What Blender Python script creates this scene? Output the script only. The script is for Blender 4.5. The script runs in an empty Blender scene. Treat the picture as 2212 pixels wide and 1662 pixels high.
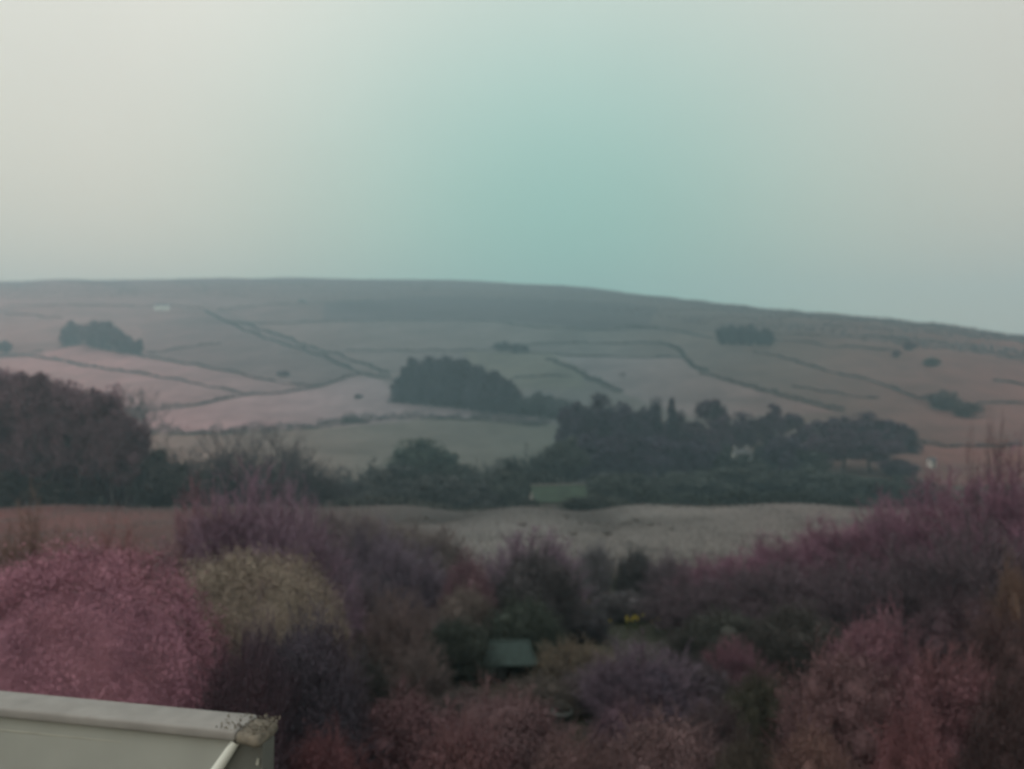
import bpy, math, random
import numpy as np
from mathutils import Vector, Matrix

# ------------------------------------------------------------------ camera
S = bpy.context.scene
C = S.collection
FX = 512 / math.tan(math.radians(31.1))          # focal length in pixels of a 1024 wide frame
cam_d = bpy.data.cameras.new('camera'); cam = bpy.data.objects.new('camera', cam_d); C.objects.link(cam)
cam.location = (0, 0, 0); cam.rotation_euler = (math.radians(90), 0, 0)
cam_d.sensor_width = 36; cam_d.lens = 18 / math.tan(math.radians(31.1))
cam_d.clip_start = 0.1; cam_d.clip_end = 9000
cam_d.dof.use_dof = True                          # focused on the near window pane: everything beyond is soft
cam_d.dof.focus_distance = 3.0; cam_d.dof.aperture_fstop = 1.55
S.camera = cam

# ------------------------------------------------------------------ sky and sun
SUN_EL, SUN_AZ = math.radians(48), math.radians(-120)   # azimuth from +Y (view direction), clockwise
W = bpy.data.worlds.new('World'); S.world = W; W.use_nodes = True
nt = W.node_tree; nt.nodes.clear()
def N(t, **k):
    n = nt.nodes.new(t)
    for a, b in k.items(): setattr(n, a, b)
    return n
def L(a, b): nt.links.new(a, b)
out = N('ShaderNodeOutputWorld'); bg = N('ShaderNodeBackground'); L(bg.outputs[0], out.inputs[0])
sky = N('ShaderNodeTexSky', sky_type='NISHITA'); sky.sun_disc = False
sky.sun_elevation = SUN_EL; sky.sun_rotation = SUN_AZ; sky.dust_density = 4.0
bg.inputs[1].default_value = 0.1
geo = N('ShaderNodeTexCoord')
sep = N('ShaderNodeSeparateXYZ'); L(geo.outputs['Generated'], sep.inputs[0])
# the overcast layer: brighter overhead, duller towards the horizon, with a blue-green patch imitating the lens cast
ramp = N('ShaderNodeValToRGB'); L(sep.outputs[2], ramp.inputs[0])
cr = ramp.color_ramp; cr.interpolation = 'B_SPLINE'
cr.elements[0].position = 0.0; cr.elements[0].color = (.80, .66, .49, 1)
cr.elements[1].position = 1.0; cr.elements[1].color = (.86, .83, .76, 1)
e = cr.elements.new(.14); e.color = (.86, .72, .55, 1)
e = cr.elements.new(.30); e.color = (.80, .745, .645, 1)
e = cr.elements.new(.45); e.color = (.87, .82, .725, 1)
vm = N('ShaderNodeVectorMath', operation='SUBTRACT'); L(geo.outputs['Generated'], vm.inputs[0])
vm.inputs[1].default_value = (0.06, 0.98, 0.12)
vs = N('ShaderNodeVectorMath', operation='MULTIPLY'); L(vm.outputs[0], vs.inputs[0]); vs.inputs[1].default_value = (1/.465, 1/1.2, 1/.45)
vl = N('ShaderNodeVectorMath', operation='LENGTH'); L(vs.outputs[0], vl.inputs[0])
mr = N('ShaderNodeMapRange', interpolation_type='SMOOTHSTEP'); L(vl.outputs['Value'], mr.inputs[0])
mr.inputs[1].default_value = 0.0; mr.inputs[2].default_value = 1.12; mr.inputs[3].default_value = 1.0; mr.inputs[4].default_value = 0.0
mxt = N('ShaderNodeMix', data_type='RGBA', blend_type='MULTIPLY'); L(mr.outputs[0], mxt.inputs[0]); L(ramp.outputs[0], mxt.inputs[6])
mxt.inputs[7].default_value = (.42, .90, .91, 1)
noi = N('ShaderNodeTexNoise'); L(geo.outputs['Generated'], noi.inputs['Vector']); noi.inputs['Scale'].default_value = 2.2; noi.inputs['Detail'].default_value = 3
nr = N('ShaderNodeMapRange'); L(noi.outputs['Fac'], nr.inputs[0]); nr.inputs[1].default_value = .25; nr.inputs[2].default_value = .75
nr.inputs[3].default_value = 10.3; nr.inputs[4].default_value = 11.4
sc_ = N('ShaderNodeVectorMath', operation='SCALE'); L(mxt.outputs[2], sc_.inputs[0]); 
gx = N('ShaderNodeMapRange'); L(sep.outputs[0], gx.inputs[0]); gx.inputs[1].default_value = -.5; gx.inputs[2].default_value = .5; gx.inputs[3].default_value = 1.05; gx.inputs[4].default_value = .85
gm = N('ShaderNodeMath', operation='MULTIPLY'); L(nr.outputs[0], gm.inputs[0]); L(gx.outputs[0], gm.inputs[1]); L(gm.outputs[0], sc_.inputs['Scale'])
mxs = N('ShaderNodeMix', data_type='RGBA'); mxs.inputs[0].default_value = .97; L(sky.outputs[0], mxs.inputs[6]); L(sc_.outputs[0], mxs.inputs[7])
L(mxs.outputs[2], bg.inputs[0])

sun_d = bpy.data.lights.new('sun', 'SUN'); sun_d.energy = 0.6; sun_d.angle = math.radians(25); sun_d.color = (1, .96, .9)
sun = bpy.data.objects.new('sun', sun_d); C.objects.link(sun)
_d = Vector((math.sin(SUN_AZ)*math.cos(SUN_EL), math.cos(SUN_AZ)*math.cos(SUN_EL), math.sin(SUN_EL)))
sun.rotation_euler = (-_d).to_track_quat('-Z', 'Y').to_euler(); sun.location = (0, -20, 60)

S.view_settings.view_transform = 'Standard'; S.view_settings.look = 'None'
S.view_settings.exposure = 0.0; S.view_settings.gamma = 1.0; S.view_settings.use_curve_mapping = False
S.render.engine = 'CYCLES'
S.cycles.use_denoising = True; S.cycles.max_bounces = 5; S.cycles.diffuse_bounces = 3; S.cycles.volume_bounces = 1
S.cycles.transparent_max_bounces = 4; S.cycles.use_adaptive_sampling = True; S.cycles.adaptive_threshold = 0.02

# ------------------------------------------------------------------ helpers
K = 1024 / 2212.0                                  # photograph notes were taken on a 2212 wide view
def U(dx): return (dx * K - 512) / FX
def T(dy): return (384.5 - dy * K) / FX
ALL = {}
def tag(o, label=None, cat=None, group=None, kind=None):
    if label: o['label'] = label
    if cat: o['category'] = cat
    if group: o['group'] = group
    if kind: o['kind'] = kind
    return o
def mesh_np(name, v, f, mat=None, smooth=False, tint=None):
    """numpy vertices (n,3) and faces (m,3) or (m,4) to a mesh"""
    v = np.asarray(v, np.float32); f = np.asarray(f, np.int32)
    me = bpy.data.meshes.new(name); k = f.shape[1]
    me.vertices.add(len(v)); me.vertices.foreach_set('co', v.ravel())
    me.loops.add(f.size); me.loops.foreach_set('vertex_index', f.ravel())
    me.polygons.add(len(f)); me.polygons.foreach_set('loop_start', np.arange(0, f.size, k, dtype=np.int32))
    me.polygons.foreach_set('loop_total', np.full(len(f), k, np.int32))
    if smooth: me.polygons.foreach_set('use_smooth', np.ones(len(f), bool))
    if tint is not None:
        a = me.attributes.new('tint', 'FLOAT', 'POINT'); a.data.foreach_set('value', np.asarray(tint, np.float32))
    if mat: me.materials.append(mat)
    me.update(calc_edges=True); return me
def put(name, me, parent=None, loc=(0, 0, 0), rz=0, scale=(1, 1, 1), color=None):
    o = bpy.data.objects.new(name, me); C.objects.link(o)
    o.location = loc; o.rotation_euler = (0, 0, rz); o.scale = scale
    if parent: o.parent = parent
    if color: o.color = (*color, 1)
    return o
def empty(name, loc, rz=0, scale=(1, 1, 1)):
    o = bpy.data.objects.new(name, None); C.objects.link(o); o.location = loc; o.rotation_euler = (0, 0, rz); o.scale = scale
    o.empty_display_size = .2
    return o
BOXF = np.array([[0,3,2,1],[4,5,6,7],[0,1,5,4],[1,2,6,5],[2,3,7,6],[3,0,4,7]])
def box_vf(x0, x1, y0, y1, z0, z1):
    return np.array([[x0,y0,z0],[x1,y0,z0],[x1,y1,z0],[x0,y1,z0],[x0,y0,z1],[x1,y0,z1],[x1,y1,z1],[x0,y1,z1]], float), BOXF
def merge(parts):
    vs, fs, n = [], [], 0
    for v, f in parts: vs.append(v); fs.append(np.asarray(f) + n); n += len(v)
    return np.concatenate(vs), np.concatenate(fs)

# ------------------------------------------------------------------ materials
def mat_nodes(name):
    m = bpy.data.materials.new(name); m.use_nodes = True; t = m.node_tree
    return m, t, t.nodes['Principled BSDF']
def leaf_material(name, lo=.55, hi=1.5, nscale=1.6, rough=.8):
    m, t, b = mat_nodes(name); n = t.nodes; l = t.links
    oi = n.new('ShaderNodeObjectInfo'); at = n.new('ShaderNodeAttribute'); at.attribute_name = 'tint'
    g = n.new('ShaderNodeNewGeometry'); nz = n.new('ShaderNodeTexNoise'); nz.inputs['Scale'].default_value = nscale; nz.inputs['Detail'].default_value = 4
    l.new(g.outputs['Position'], nz.inputs['Vector'])
    mp = n.new('ShaderNodeMapRange'); l.new(at.outputs['Fac'], mp.inputs[0]); mp.inputs[3].default_value = lo; mp.inputs[4].default_value = hi
    mp2 = n.new('ShaderNodeMapRange'); l.new(nz.outputs['Fac'], mp2.inputs[0]); mp2.inputs[1].default_value = .3; mp2.inputs[2].default_value = .7
    mp2.inputs[3].default_value = .72; mp2.inputs[4].default_value = 1.28
    mu = n.new('ShaderNodeMath'); mu.operation = 'MULTIPLY'; l.new(mp.outputs[0], mu.inputs[0]); l.new(mp2.outputs[0], mu.inputs[1])
    hs = n.new('ShaderNodeHueSaturation'); l.new(oi.outputs['Color'], hs.inputs['Color'])
    hm = n.new('ShaderNodeMapRange'); l.new(nz.outputs['Color'], hm.inputs[0]); hm.inputs[3].default_value = .47; hm.inputs[4].default_value = .53
    l.new(hm.outputs[0], hs.inputs['Hue']); l.new(mu.outputs[0], hs.inputs['Value'])
    l.new(hs.outputs[0], b.inputs['Base Color']); b.inputs['Roughness'].default_value = rough
    b.inputs['Specular IOR Level'].default_value = .15
    return m
M_LEAF = leaf_material('foliage', .7, 1.32)
M_FAR = leaf_material('far_foliage', .5, 1.5, .16)
M_TWIG = leaf_material('bare_twigs', .6, 1.4, .7)
def plain(name, col, rough=.8, nscale=3., amp=.25, metal=0, col2=None, detail=6):
    m, t, b = mat_nodes(name); n = t.nodes; l = t.links
    tc = n.new('ShaderNodeNewGeometry'); nz = n.new('ShaderNodeTexNoise'); nz.inputs['Scale'].default_value = nscale; nz.inputs['Detail'].default_value = detail
    l.new(tc.outputs['Position'], nz.inputs['Vector'])
    rp = n.new('ShaderNodeValToRGB'); l.new(nz.outputs['Fac'], rp.inputs[0])
    a = tuple(c * (1 - amp) for c in col); z = col2 or tuple(min(1, c * (1 + amp)) for c in col)
    rp.color_ramp.elements[0].position = .3; rp.color_ramp.elements[1].position = .7
    rp.color_ramp.elements[0].color = (*a, 1); rp.color_ramp.elements[1].color = (*z, 1)
    l.new(rp.outputs[0], b.inputs['Base Color']); b.inputs['Roughness'].default_value = rough; b.inputs['Metallic'].default_value = metal
    bp = n.new('ShaderNodeBump'); bp.inputs['Strength'].default_value = .25; bp.inputs['Distance'].default_value = .02
    l.new(nz.outputs['Fac'], bp.inputs['Height']); l.new(bp.outputs[0], b.inputs['Normal'])
    return m
M_BARK = plain('bark', (.055, .045, .045), .9, 6)
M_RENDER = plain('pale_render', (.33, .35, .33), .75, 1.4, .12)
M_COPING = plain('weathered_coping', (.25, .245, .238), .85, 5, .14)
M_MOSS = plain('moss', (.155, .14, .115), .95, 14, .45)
M_RETURN = plain('shade_toned_return', (.11, .118, .11), .6, 4, .2)
M_BEAD = plain('cream_bead', (.36, .37, .33), .7, 6, .1)
M_TRIM = plain('white_trim', (.78, .82, .78), .35, 3, .06)
M_WHITE = plain('white_wash', (.78, .78, .72), .8, .6, .08)
M_STONE = plain('grey_stone', (.22, .21, .20), .9, 1.5, .25)
M_SLATE = plain('slate_roof', (.10, .105, .115), .7, 1.2, .2)
M_GREENROOF = plain('green_felt', (.028, .05, .047), .85, 6, .2)
M_MOSSROOF = plain('mossy_green_roof', (.03, .05, .034), .9, .5, .35)
M_DARKWOOD = plain('dark_wood', (.025, .03, .03), .8, 8, .3)
M_GLASS = plain('window_glass', (.05, .055, .06), .12, 1, .1)
M_YELLOW = plain('yellow_petal', (.50, .42, .05), .6, 20, .1)
M_STEM = plain('green_stem', (.09, .12, .04), .7, 20, .2)
M_POT = plain('grey_green_pot', (.065, .078, .075), .75, 9, .2)
M_ROCK = plain('pale_rock', (.20, .185, .18), .9, 9, .3)

# ------------------------------------------------------------------ the land
SKD = np.array([-600,-200,0,150,300,500,700,900,1100,1250,1400,1600,1800,2000,2212,2600,3200,3800], float)
SKR = np.array([ 612, 608,608,606,605,602,603,605, 613, 622, 640, 664, 683, 704, 731, 775, 800, 800], float)
YCD = np.array([-600,0,900,1250,1500,1800,2212,3000], float)
YCV = np.array([1680,1660,1580,1320,1040,840,700,620], float)
BY = np.array([-200,0,4,8,15,25,35,50,70,100,140,152,180,210,240], float)
BZ = np.array([-6.2,-6.3,-6.4,-6.6,-7.5,-9.2,-10.8,-12.6,-14.7,-17.4,-20.2,-22.3,-29.5,-30.3,-27.9], float)
def _pchip(xs, ys):
    h = np.diff(xs); d = np.diff(ys) / h; m = np.zeros_like(ys)
    for i in range(1, len(xs) - 1):
        if d[i-1] * d[i] > 0:
            w1 = 2*h[i] + h[i-1]; w2 = h[i] + 2*h[i-1]; m[i] = (w1 + w2) / (w1/d[i-1] + w2/d[i])
    m[0] = d[0]; m[-1] = d[-1]
    def f(x):
        x = np.clip(x, xs[0], xs[-1]); i = np.clip(np.searchsorted(xs, x) - 1, 0, len(xs) - 2); t = (x - xs[i]) / h[i]
        return ((1+2*t)*(1-t)**2*ys[i] + t*(1-t)**2*h[i]*m[i] + t*t*(3-2*t)*ys[i+1] + t*t*(t-1)*h[i]*m[i+1])
    return f
_base = _pchip(BY, BZ); _sky = _pchip(SKD, SKR); _yc = _pchip(YCD, YCV)
def _gauss(X, Y, x, y, sx, sy): return np.exp(-((X-x)/sx)**2 - ((Y-y)/sy)**2)
def terrain(X, Y):
    X = np.asarray(X, float); Y = np.asarray(Y, float)
    z = _base(Y)
    # knolls of the rough pasture
    kx = lambda d, y: U(d) * y
    z = z + .7*_gauss(X, Y, kx(1120,128), 128, 12, 13) + .5*_gauss(X, Y, kx(1480,132), 132, 18, 13) + .1*_gauss(X, Y, kx(1750,138), 138, 26, 12)
    z = z - 1.6*_gauss(X, Y, kx(1275,132), 132, 6, 18) - 1.4*_gauss(X, Y, kx(985,134), 134, 7, 16) + .3*_gauss(X, Y, kx(800,138), 138, 16, 12)
    z = z + .5*np.sin(X*.21+1.3)*np.sin(Y*.17) * np.clip((Y-60)/40, 0, 1) * np.clip((160-Y)/30, 0, 1)
    z = z + np.clip((X-10)/25, 0, 1)**2 * 1.2 * np.clip((Y-15)/20, 0, 1) * np.clip((90-Y)/50, 0, 1)
    # far side of the valley
    Yh = np.maximum(Y, 240.); D = np.clip((X / Yh) * FX + 512, -270, 1740) / K
    rc = _sky(D) * K; yc = _yc(D)
    s = np.clip((Yh - 240) / (yc - 240), 0, 1)
    row = 483.2 - (483.2 - rc) * (1 - (1 - s)**2.5)
    zh = (384.5 - row) / FX * np.minimum(Yh, yc)
    d = np.maximum(Yh - yc, 0)
    zh = zh - 45 * (1 - np.exp(-d / 420.))
    und = (1.3*np.sin(X/47.+.6)*np.sin(Y/61.+X/150.) + .8*np.sin(X/23.+Y/31.) + .45*np.sin(X/11.-Y/14.)) * np.clip((Yh-240)/120, 0, 1)
    return np.where(Y > 240, zh + und, z)
def tz(x, y): return float(terrain(x, y))
def hit(dx, dy, ymin=236.):
    """where the line of sight through a noted point meets the land"""
    u, t = U(dx), T(dy); Y = np.linspace(ymin, 1720, 4800); dz = terrain(u*Y, Y) - t*Y
    i = np.argmax(dz > 0)
    if dz[i] <= 0: i = int(np.argmax(dz))
    return np.array([u*Y[i], Y[i], terrain(u*Y[i], Y[i])])

def make_ground():
    u = np.concatenate([-np.geomspace(1.7, .78, 14)[:-1], np.linspace(-.78, .78, 600), np.geomspace(.78, 1.7, 14)[1:]])
    y = np.concatenate([np.linspace(-70, 2, 12), np.geomspace(3, 240, 170), np.linspace(243, 1720, 430), np.geomspace(1732, 2200, 16)])
    uu, yy = np.meshgrid(u, y); X = uu * (np.maximum(yy, 0) + 25); Z = terrain(X, yy)
    v = np.stack([X, yy, Z], -1).reshape(-1, 3)
    nr_, nc = uu.shape; i = np.arange(nr_ - 1)[:, None] * nc + np.arange(nc - 1)[None]
    f = np.stack([i, i+1, i+nc+1, i+nc], -1).reshape(-1, 4)
    me = mesh_np('ground', v, f, None, True)
    # field colours, with the lens's pink side cast painted into them
    Yp = np.maximum(v[:, 1], 1); D = (v[:, 0]/Yp*FX + 512)/K; R = (384.5 - v[:, 2]/Yp*FX)/K
    far = v[:, 1] > 236
    col = np.zeros((len(v), 3))
    cd = np.array([-400, 0, 350, 800, 1250, 1700, 2212, 2600])
    cc = np.array([(.29,.148,.14), (.28,.148,.14), (.215,.132,.13), (.122,.106,.108), (.076,.083,.084), (.095,.07,.062), (.15,.068,.06), (.15,.068,.06)])
    for k in range(3): col[:, k] = np.interp(D, cd, cc[:, k])
    def poly(pts, c, cond, mode='mul'):
        px, py = np.array(pts, float).T; ins = np.zeros(len(v), bool); j = len(px) - 1
        for a in range(len(px)):
            cr_ = ((py[a] > R) != (py[j] > R)) & (D < (px[j]-px[a])*(R-py[a])/(py[j]-py[a]+1e-9) + px[a]); ins ^= cr_; j = a
        ins &= cond
        if mode == 'mul': col[ins] *= np.array(c)
        else: col[ins] = np.array(c)
    moor = np.interp(D, [-400,0,150,400,550,700,1100,1300,1550,1800,2212,2600],[640,640,640,640,652,692,694,714,712,716,745,760])
    k = np.clip((moor - R)/10, 0, 1)[:, None] * far[:, None]
    col = col*(1-k) + col*np.array((.85,.80,.78))*k
    poly([(700,655),(900,640),(1250,648),(1420,662),(1400,712),(1300,712),(1080,692),(700,690)], (.58,.60,.68), far)
    poly([(540,700),(760,690),(1080,694),(1330,716),(1960,745),(1960,790),(1470,742),(1100,745),(830,762),(760,760)], (1.0,1.0,.98), far)
    poly([(1190,772),(1470,772),(1520,810),(1800,890),(1500,905),(1330,845)], (1.55,1.44,1.55), far)         # pale field
    poly([(0,772),(60,770),(260,800),(430,830),(530,855),(330,885),(280,890),(0,880)], (1.28,1.22,1.28), far)
    poly([(60,768),(170,742),(230,757),(460,800),(690,835),(600,852),(530,852),(260,800)], (1.32,1.24,1.30), far)
    poly([(300,890),(420,880),(530,855),(690,840),(780,808),(840,830),(850,870),(1120,895),(1225,915),(950,902),(700,925),(340,935)], (1.55,1.45,1.55), far)
    poly([(300,935),(700,925),(950,902),(1225,920),(1230,1000),(1000,1030),(300,1060)], (.95,1.0,.88), far)
    poly([(300,700),(480,668),(770,790),(690,838),(320,765)], (.80,.82,.84), far)
    poly([(1000,760),(1190,760),(1260,800),(1260,840),(1030,840)], (1.0,1.03,.88), far)
    poly([(1980,960),(2212,960),(2400,960),(2400,1010),(2000,1000)], (1.15,1.0,.98), far)
    # nearer side
    near = v[:, 1] <= 236
    col[near] = (.052,.056,.042)
    past = near & (v[:, 1] > 62) & (v[:, 1] < 147)
    pc = np.array([(.145,.062,.06),(.14,.068,.065),(.118,.09,.087),(.148,.141,.138),(.165,.152,.146),(.125,.095,.093)])
    for q in range(3): col[past, q] = np.interp(D[past], [0,300,700,1050,1500,2000], pc[:, q])
    lo = np.clip((80 - v[:, 1])/16, 0, 1)*past; col = col*(1-lo[:, None]) + np.array((.085,.075,.07))*lo[:, None]
    # rush hollows and worn ground between the knolls
    for dx, y, sx, sy, a in ((1275,132,5,16,.55),(985,132,9,14,.4),(1390,118,6,5,.35),(900,120,20,10,.35),(620,138,26,4,.3),(180,132,30,4,.35)):
        g = a*_gauss(v[:, 0], v[:, 1], U(dx)*y, y, sx, sy)*past; col *= (1 - g)[:, None]
    # patches of rush, bracken and wet ground
    pr = np.random.default_rng(31)
    for q in range(90):
        y = pr.uniform(70, 142); x = pr.uniform(-.55, .5)*y; g = pr.uniform(.12, .42)*_gauss(v[:, 0], v[:, 1], x, y, pr.uniform(.8, 4.5), pr.uniform(.8, 3.0))*past
        col *= (1 - g)[:, None]
    for q in range(170):
        y = pr.uniform(260, 1150); x = pr.uniform(-.62, .62)*y; k = y/500; am = pr.uniform(-.14, .30)
        near_ = (np.abs(v[:, 0]-x) < 80*k) & (np.abs(v[:, 1]-y) < 60*k)
        g = am*_gauss(v[near_, 0], v[near_, 1], x, y, pr.uniform(6, 30)*k, pr.uniform(4, 16)*k); col[near_] *= (1 - g)[:, None]
    a = me.color_attributes.new('cover', 'FLOAT_COLOR', 'POINT')
    a.data.foreach_set('color', np.concatenate([col, np.ones((len(v), 1))], 1).astype(np.float32).ravel())
    m, t, b = mat_nodes('land_cover_lens_cast'); n = t.nodes; l = t.links
    at = n.new('ShaderNodeAttribute'); at.attribute_name = 'cover'
    g = n.new('ShaderNodeNewGeometry')
    def noise(sc, det, lo_, hi_, stretch=None):
        src = g.outputs['Position']
        if stretch:
            ms = n.new('ShaderNodeVectorMath'); ms.operation = 'MULTIPLY'; l.new(src, ms.inputs[0]); ms.inputs[1].default_value = stretch; src = ms.outputs[0]
        nz = n.new('ShaderNodeTexNoise'); nz.inputs['Scale'].default_value = sc; nz.inputs['Detail'].default_value = det; nz.inputs['Roughness'].default_value = .6; l.new(src, nz.inputs['Vector'])
        mp = n.new('ShaderNodeMapRange'); l.new(nz.outputs['Fac'], mp.inputs[0]); mp.inputs[1].default_value = .3; mp.inputs[2].default_value = .7
        mp.inputs[3].default_value = lo_; mp.inputs[4].default_value = hi_; return mp.outputs[0], nz
    a1, _ = noise(.022, 6, .80, 1.20); a2, _ = noise(.09, 6, .82, 1.18, (1, .45, 1)); a3, nz3 = noise(.9, 5, .85, 1.15)
    p = n.new('ShaderNodeMath'); p.operation = 'MULTIPLY'; l.new(a1, p.inputs[0]); l.new(a2, p.inputs[1])
    p2 = n.new('ShaderNodeMath'); p2.operation = 'MULTIPLY'; l.new(p.outputs[0], p2.inputs[0]); l.new(a3, p2.inputs[1])
    mv = n.new('ShaderNodeVectorMath'); mv.operation = 'SCALE'; l.new(at.outputs['Color'], mv.inputs[0]); l.new(p2.outputs[0], mv.inputs['Scale'])
    l.new(mv.outputs[0], b.inputs['Base Color']); b.inputs['Roughness'].default_value = .95; b.inputs['Specular IOR Level'].default_value = .1
    bp = n.new('ShaderNodeBump'); bp.inputs['Strength'].default_value = .6; bp.inputs['Distance'].default_value = .5; l.new(nz3.outputs['Fac'], bp.inputs['Height']); l.new(bp.outputs[0], b.inputs['Normal'])
    me.materials.append(m)
    tag(put('ground', me), 'valley garden pasture and hillside fields', None, None, 'structure')
make_ground()

# haze: the damp air of the valley, one closed box of even density
hv, hf = box_vf(-4000, 4000, -120, 2300, -40, 268)
hm_ = bpy.data.materials.new('haze'); hm_.use_nodes = True; t = hm_.node_tree; t.nodes.clear()
ho = t.nodes.new('ShaderNodeOutputMaterial'); pv = t.nodes.new('ShaderNodeVolumePrincipled'); t.links.new(pv.outputs[0], ho.inputs['Volume'])
pv.inputs['Color'].default_value = (.58, .86, 1.0, 1); pv.inputs['Density'].default_value = 0.00062; pv.inputs['Anisotropy'].default_value = .2
tag(put('haze', mesh_np('haze', hv, hf, hm_)), 'pale damp air filling the valley', None, None, 'stuff')

# ------------------------------------------------------------------ plant shapes (unit height, shared meshes)
def prisms(p0, p1, r0, r1, sides=3):
    p0, p1 = np.asarray(p0, float), np.asarray(p1, float); n = len(p0)
    d = p1 - p0; d /= np.linalg.norm(d, axis=1, keepdims=True) + 1e-9
    a = np.where(np.abs(d[:, 2:3]) < .9, np.array([[0, 0, 1.]]), np.array([[1., 0, 0]])); x = np.cross(d, a); x /= np.linalg.norm(x, axis=1, keepdims=True); y = np.cross(d, x)
    an = np.arange(sides)*2*np.pi/sides
    ring = np.cos(an)[None, :, None]*x[:, None] + np.sin(an)[None, :, None]*y[:, None]
    v = np.concatenate([p0[:, None] + ring*np.asarray(r0)[:, None, None], p1[:, None] + ring*np.asarray(r1)[:, None, None]], 1).reshape(-1, 3)
    b = (np.arange(n)*2*sides)[:, None]; k = np.arange(sides); k2 = (k+1) % sides
    f = np.stack([b+k, b+k2, b+k2+sides, b+k+sides], -1).reshape(-1, 4)
    return v, f
def leaves(rng, c, size, nrm=None, aspect=1.6):
    """one small quad per centre, roughly facing nrm"""
    n = len(c); a = rng.normal(size=(n, 3))
    if nrm is not None: a = a*.75 + nrm
    a /= np.linalg.norm(a, axis=1, keepdims=True) + 1e-9
    b = np.cross(a, rng.normal(size=(n, 3))); b /= np.linalg.norm(b, axis=1, keepdims=True) + 1e-9; d = np.cross(a, b)
    s = size*rng.uniform(.6, 1.4, n)[:, None]
    v = np.stack([c - b*s*aspect, c - d*s*.6 + a*s*.2, c + b*s*aspect, c + d*s*.6 + a*s*.2], 1).reshape(-1, 3)
    f = (np.arange(n)*4)[:, None] + np.arange(4)
    return v, f
def sphere_pts(rng, n):
    a = rng.normal(size=(n, 3)); return a/np.linalg.norm(a, axis=1, keepdims=True)
def lump_set(rng, k, rx, z0, z1, r, top=1.0):
    """lump centres filling a dome of half width rx between z0 and z1"""
    out_ = []
    while len(out_) < k:
        p = rng.uniform(-1, 1, 3)
        if p[0]**2 + p[1]**2 + p[2]**2 > 1: continue
        out_.append((p[0]*(rx - r), p[1]*(rx - r), (z0+z1)/2 + p[2]*((z1-z0)/2 - r), r*rng.uniform(.7, 1.2)))
    return np.array(out_)
ICO = None
def core_mesh(rng, lumps, k=.72):
    an = np.linspace(0, 2*np.pi, 9)[:-1]; ph = np.linspace(0, np.pi, 7)
    g = np.stack([np.outer(np.sin(ph), np.cos(an)), np.outer(np.sin(ph), np.sin(an)), np.outer(np.cos(ph), np.ones(8))], -1).reshape(-1, 3)
    i = np.arange(6)[:, None]*8; j = np.arange(8); f = np.stack([i+j, i+8+j, i+8+(j+1) % 8, i+(j+1) % 8], -1).reshape(-1, 4)
    ps = []
    for x, y, z, r in lumps: ps.append((g*r*k*rng.uniform(.85, 1.1, (len(g), 1)) + np.array([x, y, z]), f))
    return merge(ps)
def leafy(seed, n, leaf, rx=.5, z0=.05, z1=1.0, k=26, r=.2, mat=None, depth=.75, extra_top=0):
    rng = np.random.default_rng(seed); lm = lump_set(rng, k, rx, z0, z1, r)
    i = rng.integers(0, len(lm), n); d = sphere_pts(rng, n); d[:, 2] = np.where(rng.random(n) < .3, np.abs(d[:, 2]), d[:, 2])
    c = lm[i, :3] + d*(lm[i, 3]*(1 + depth*rng.normal(size=n)*.5))[:, None]
    keep = c[:, 2] > .0; c = c[keep]; d = d[keep]; i = i[keep]
    v, f = leaves(rng, c, leaf, d)
    lt = rng.random(len(lm)); tn = np.repeat(np.clip(.55*rng.random(len(c)) + .45*lt[i], 0, 1), 4)
    inn = lm[(lm[:, 0]**2 + lm[:, 1]**2)/rx**2 + ((lm[:, 2]-.5*(z0+z1))/(.5*(z1-z0)))**2 < .42]
    cv, cf = core_mesh(rng, inn, .8); cv[:, 2] = np.maximum(cv[:, 2], .0)
    V, F = merge([(v, f), (cv, cf)])
    return mesh_np('foliage', V, F, mat or M_LEAF, False, np.concatenate([tn, np.full(len(cv), .5)]))
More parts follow.
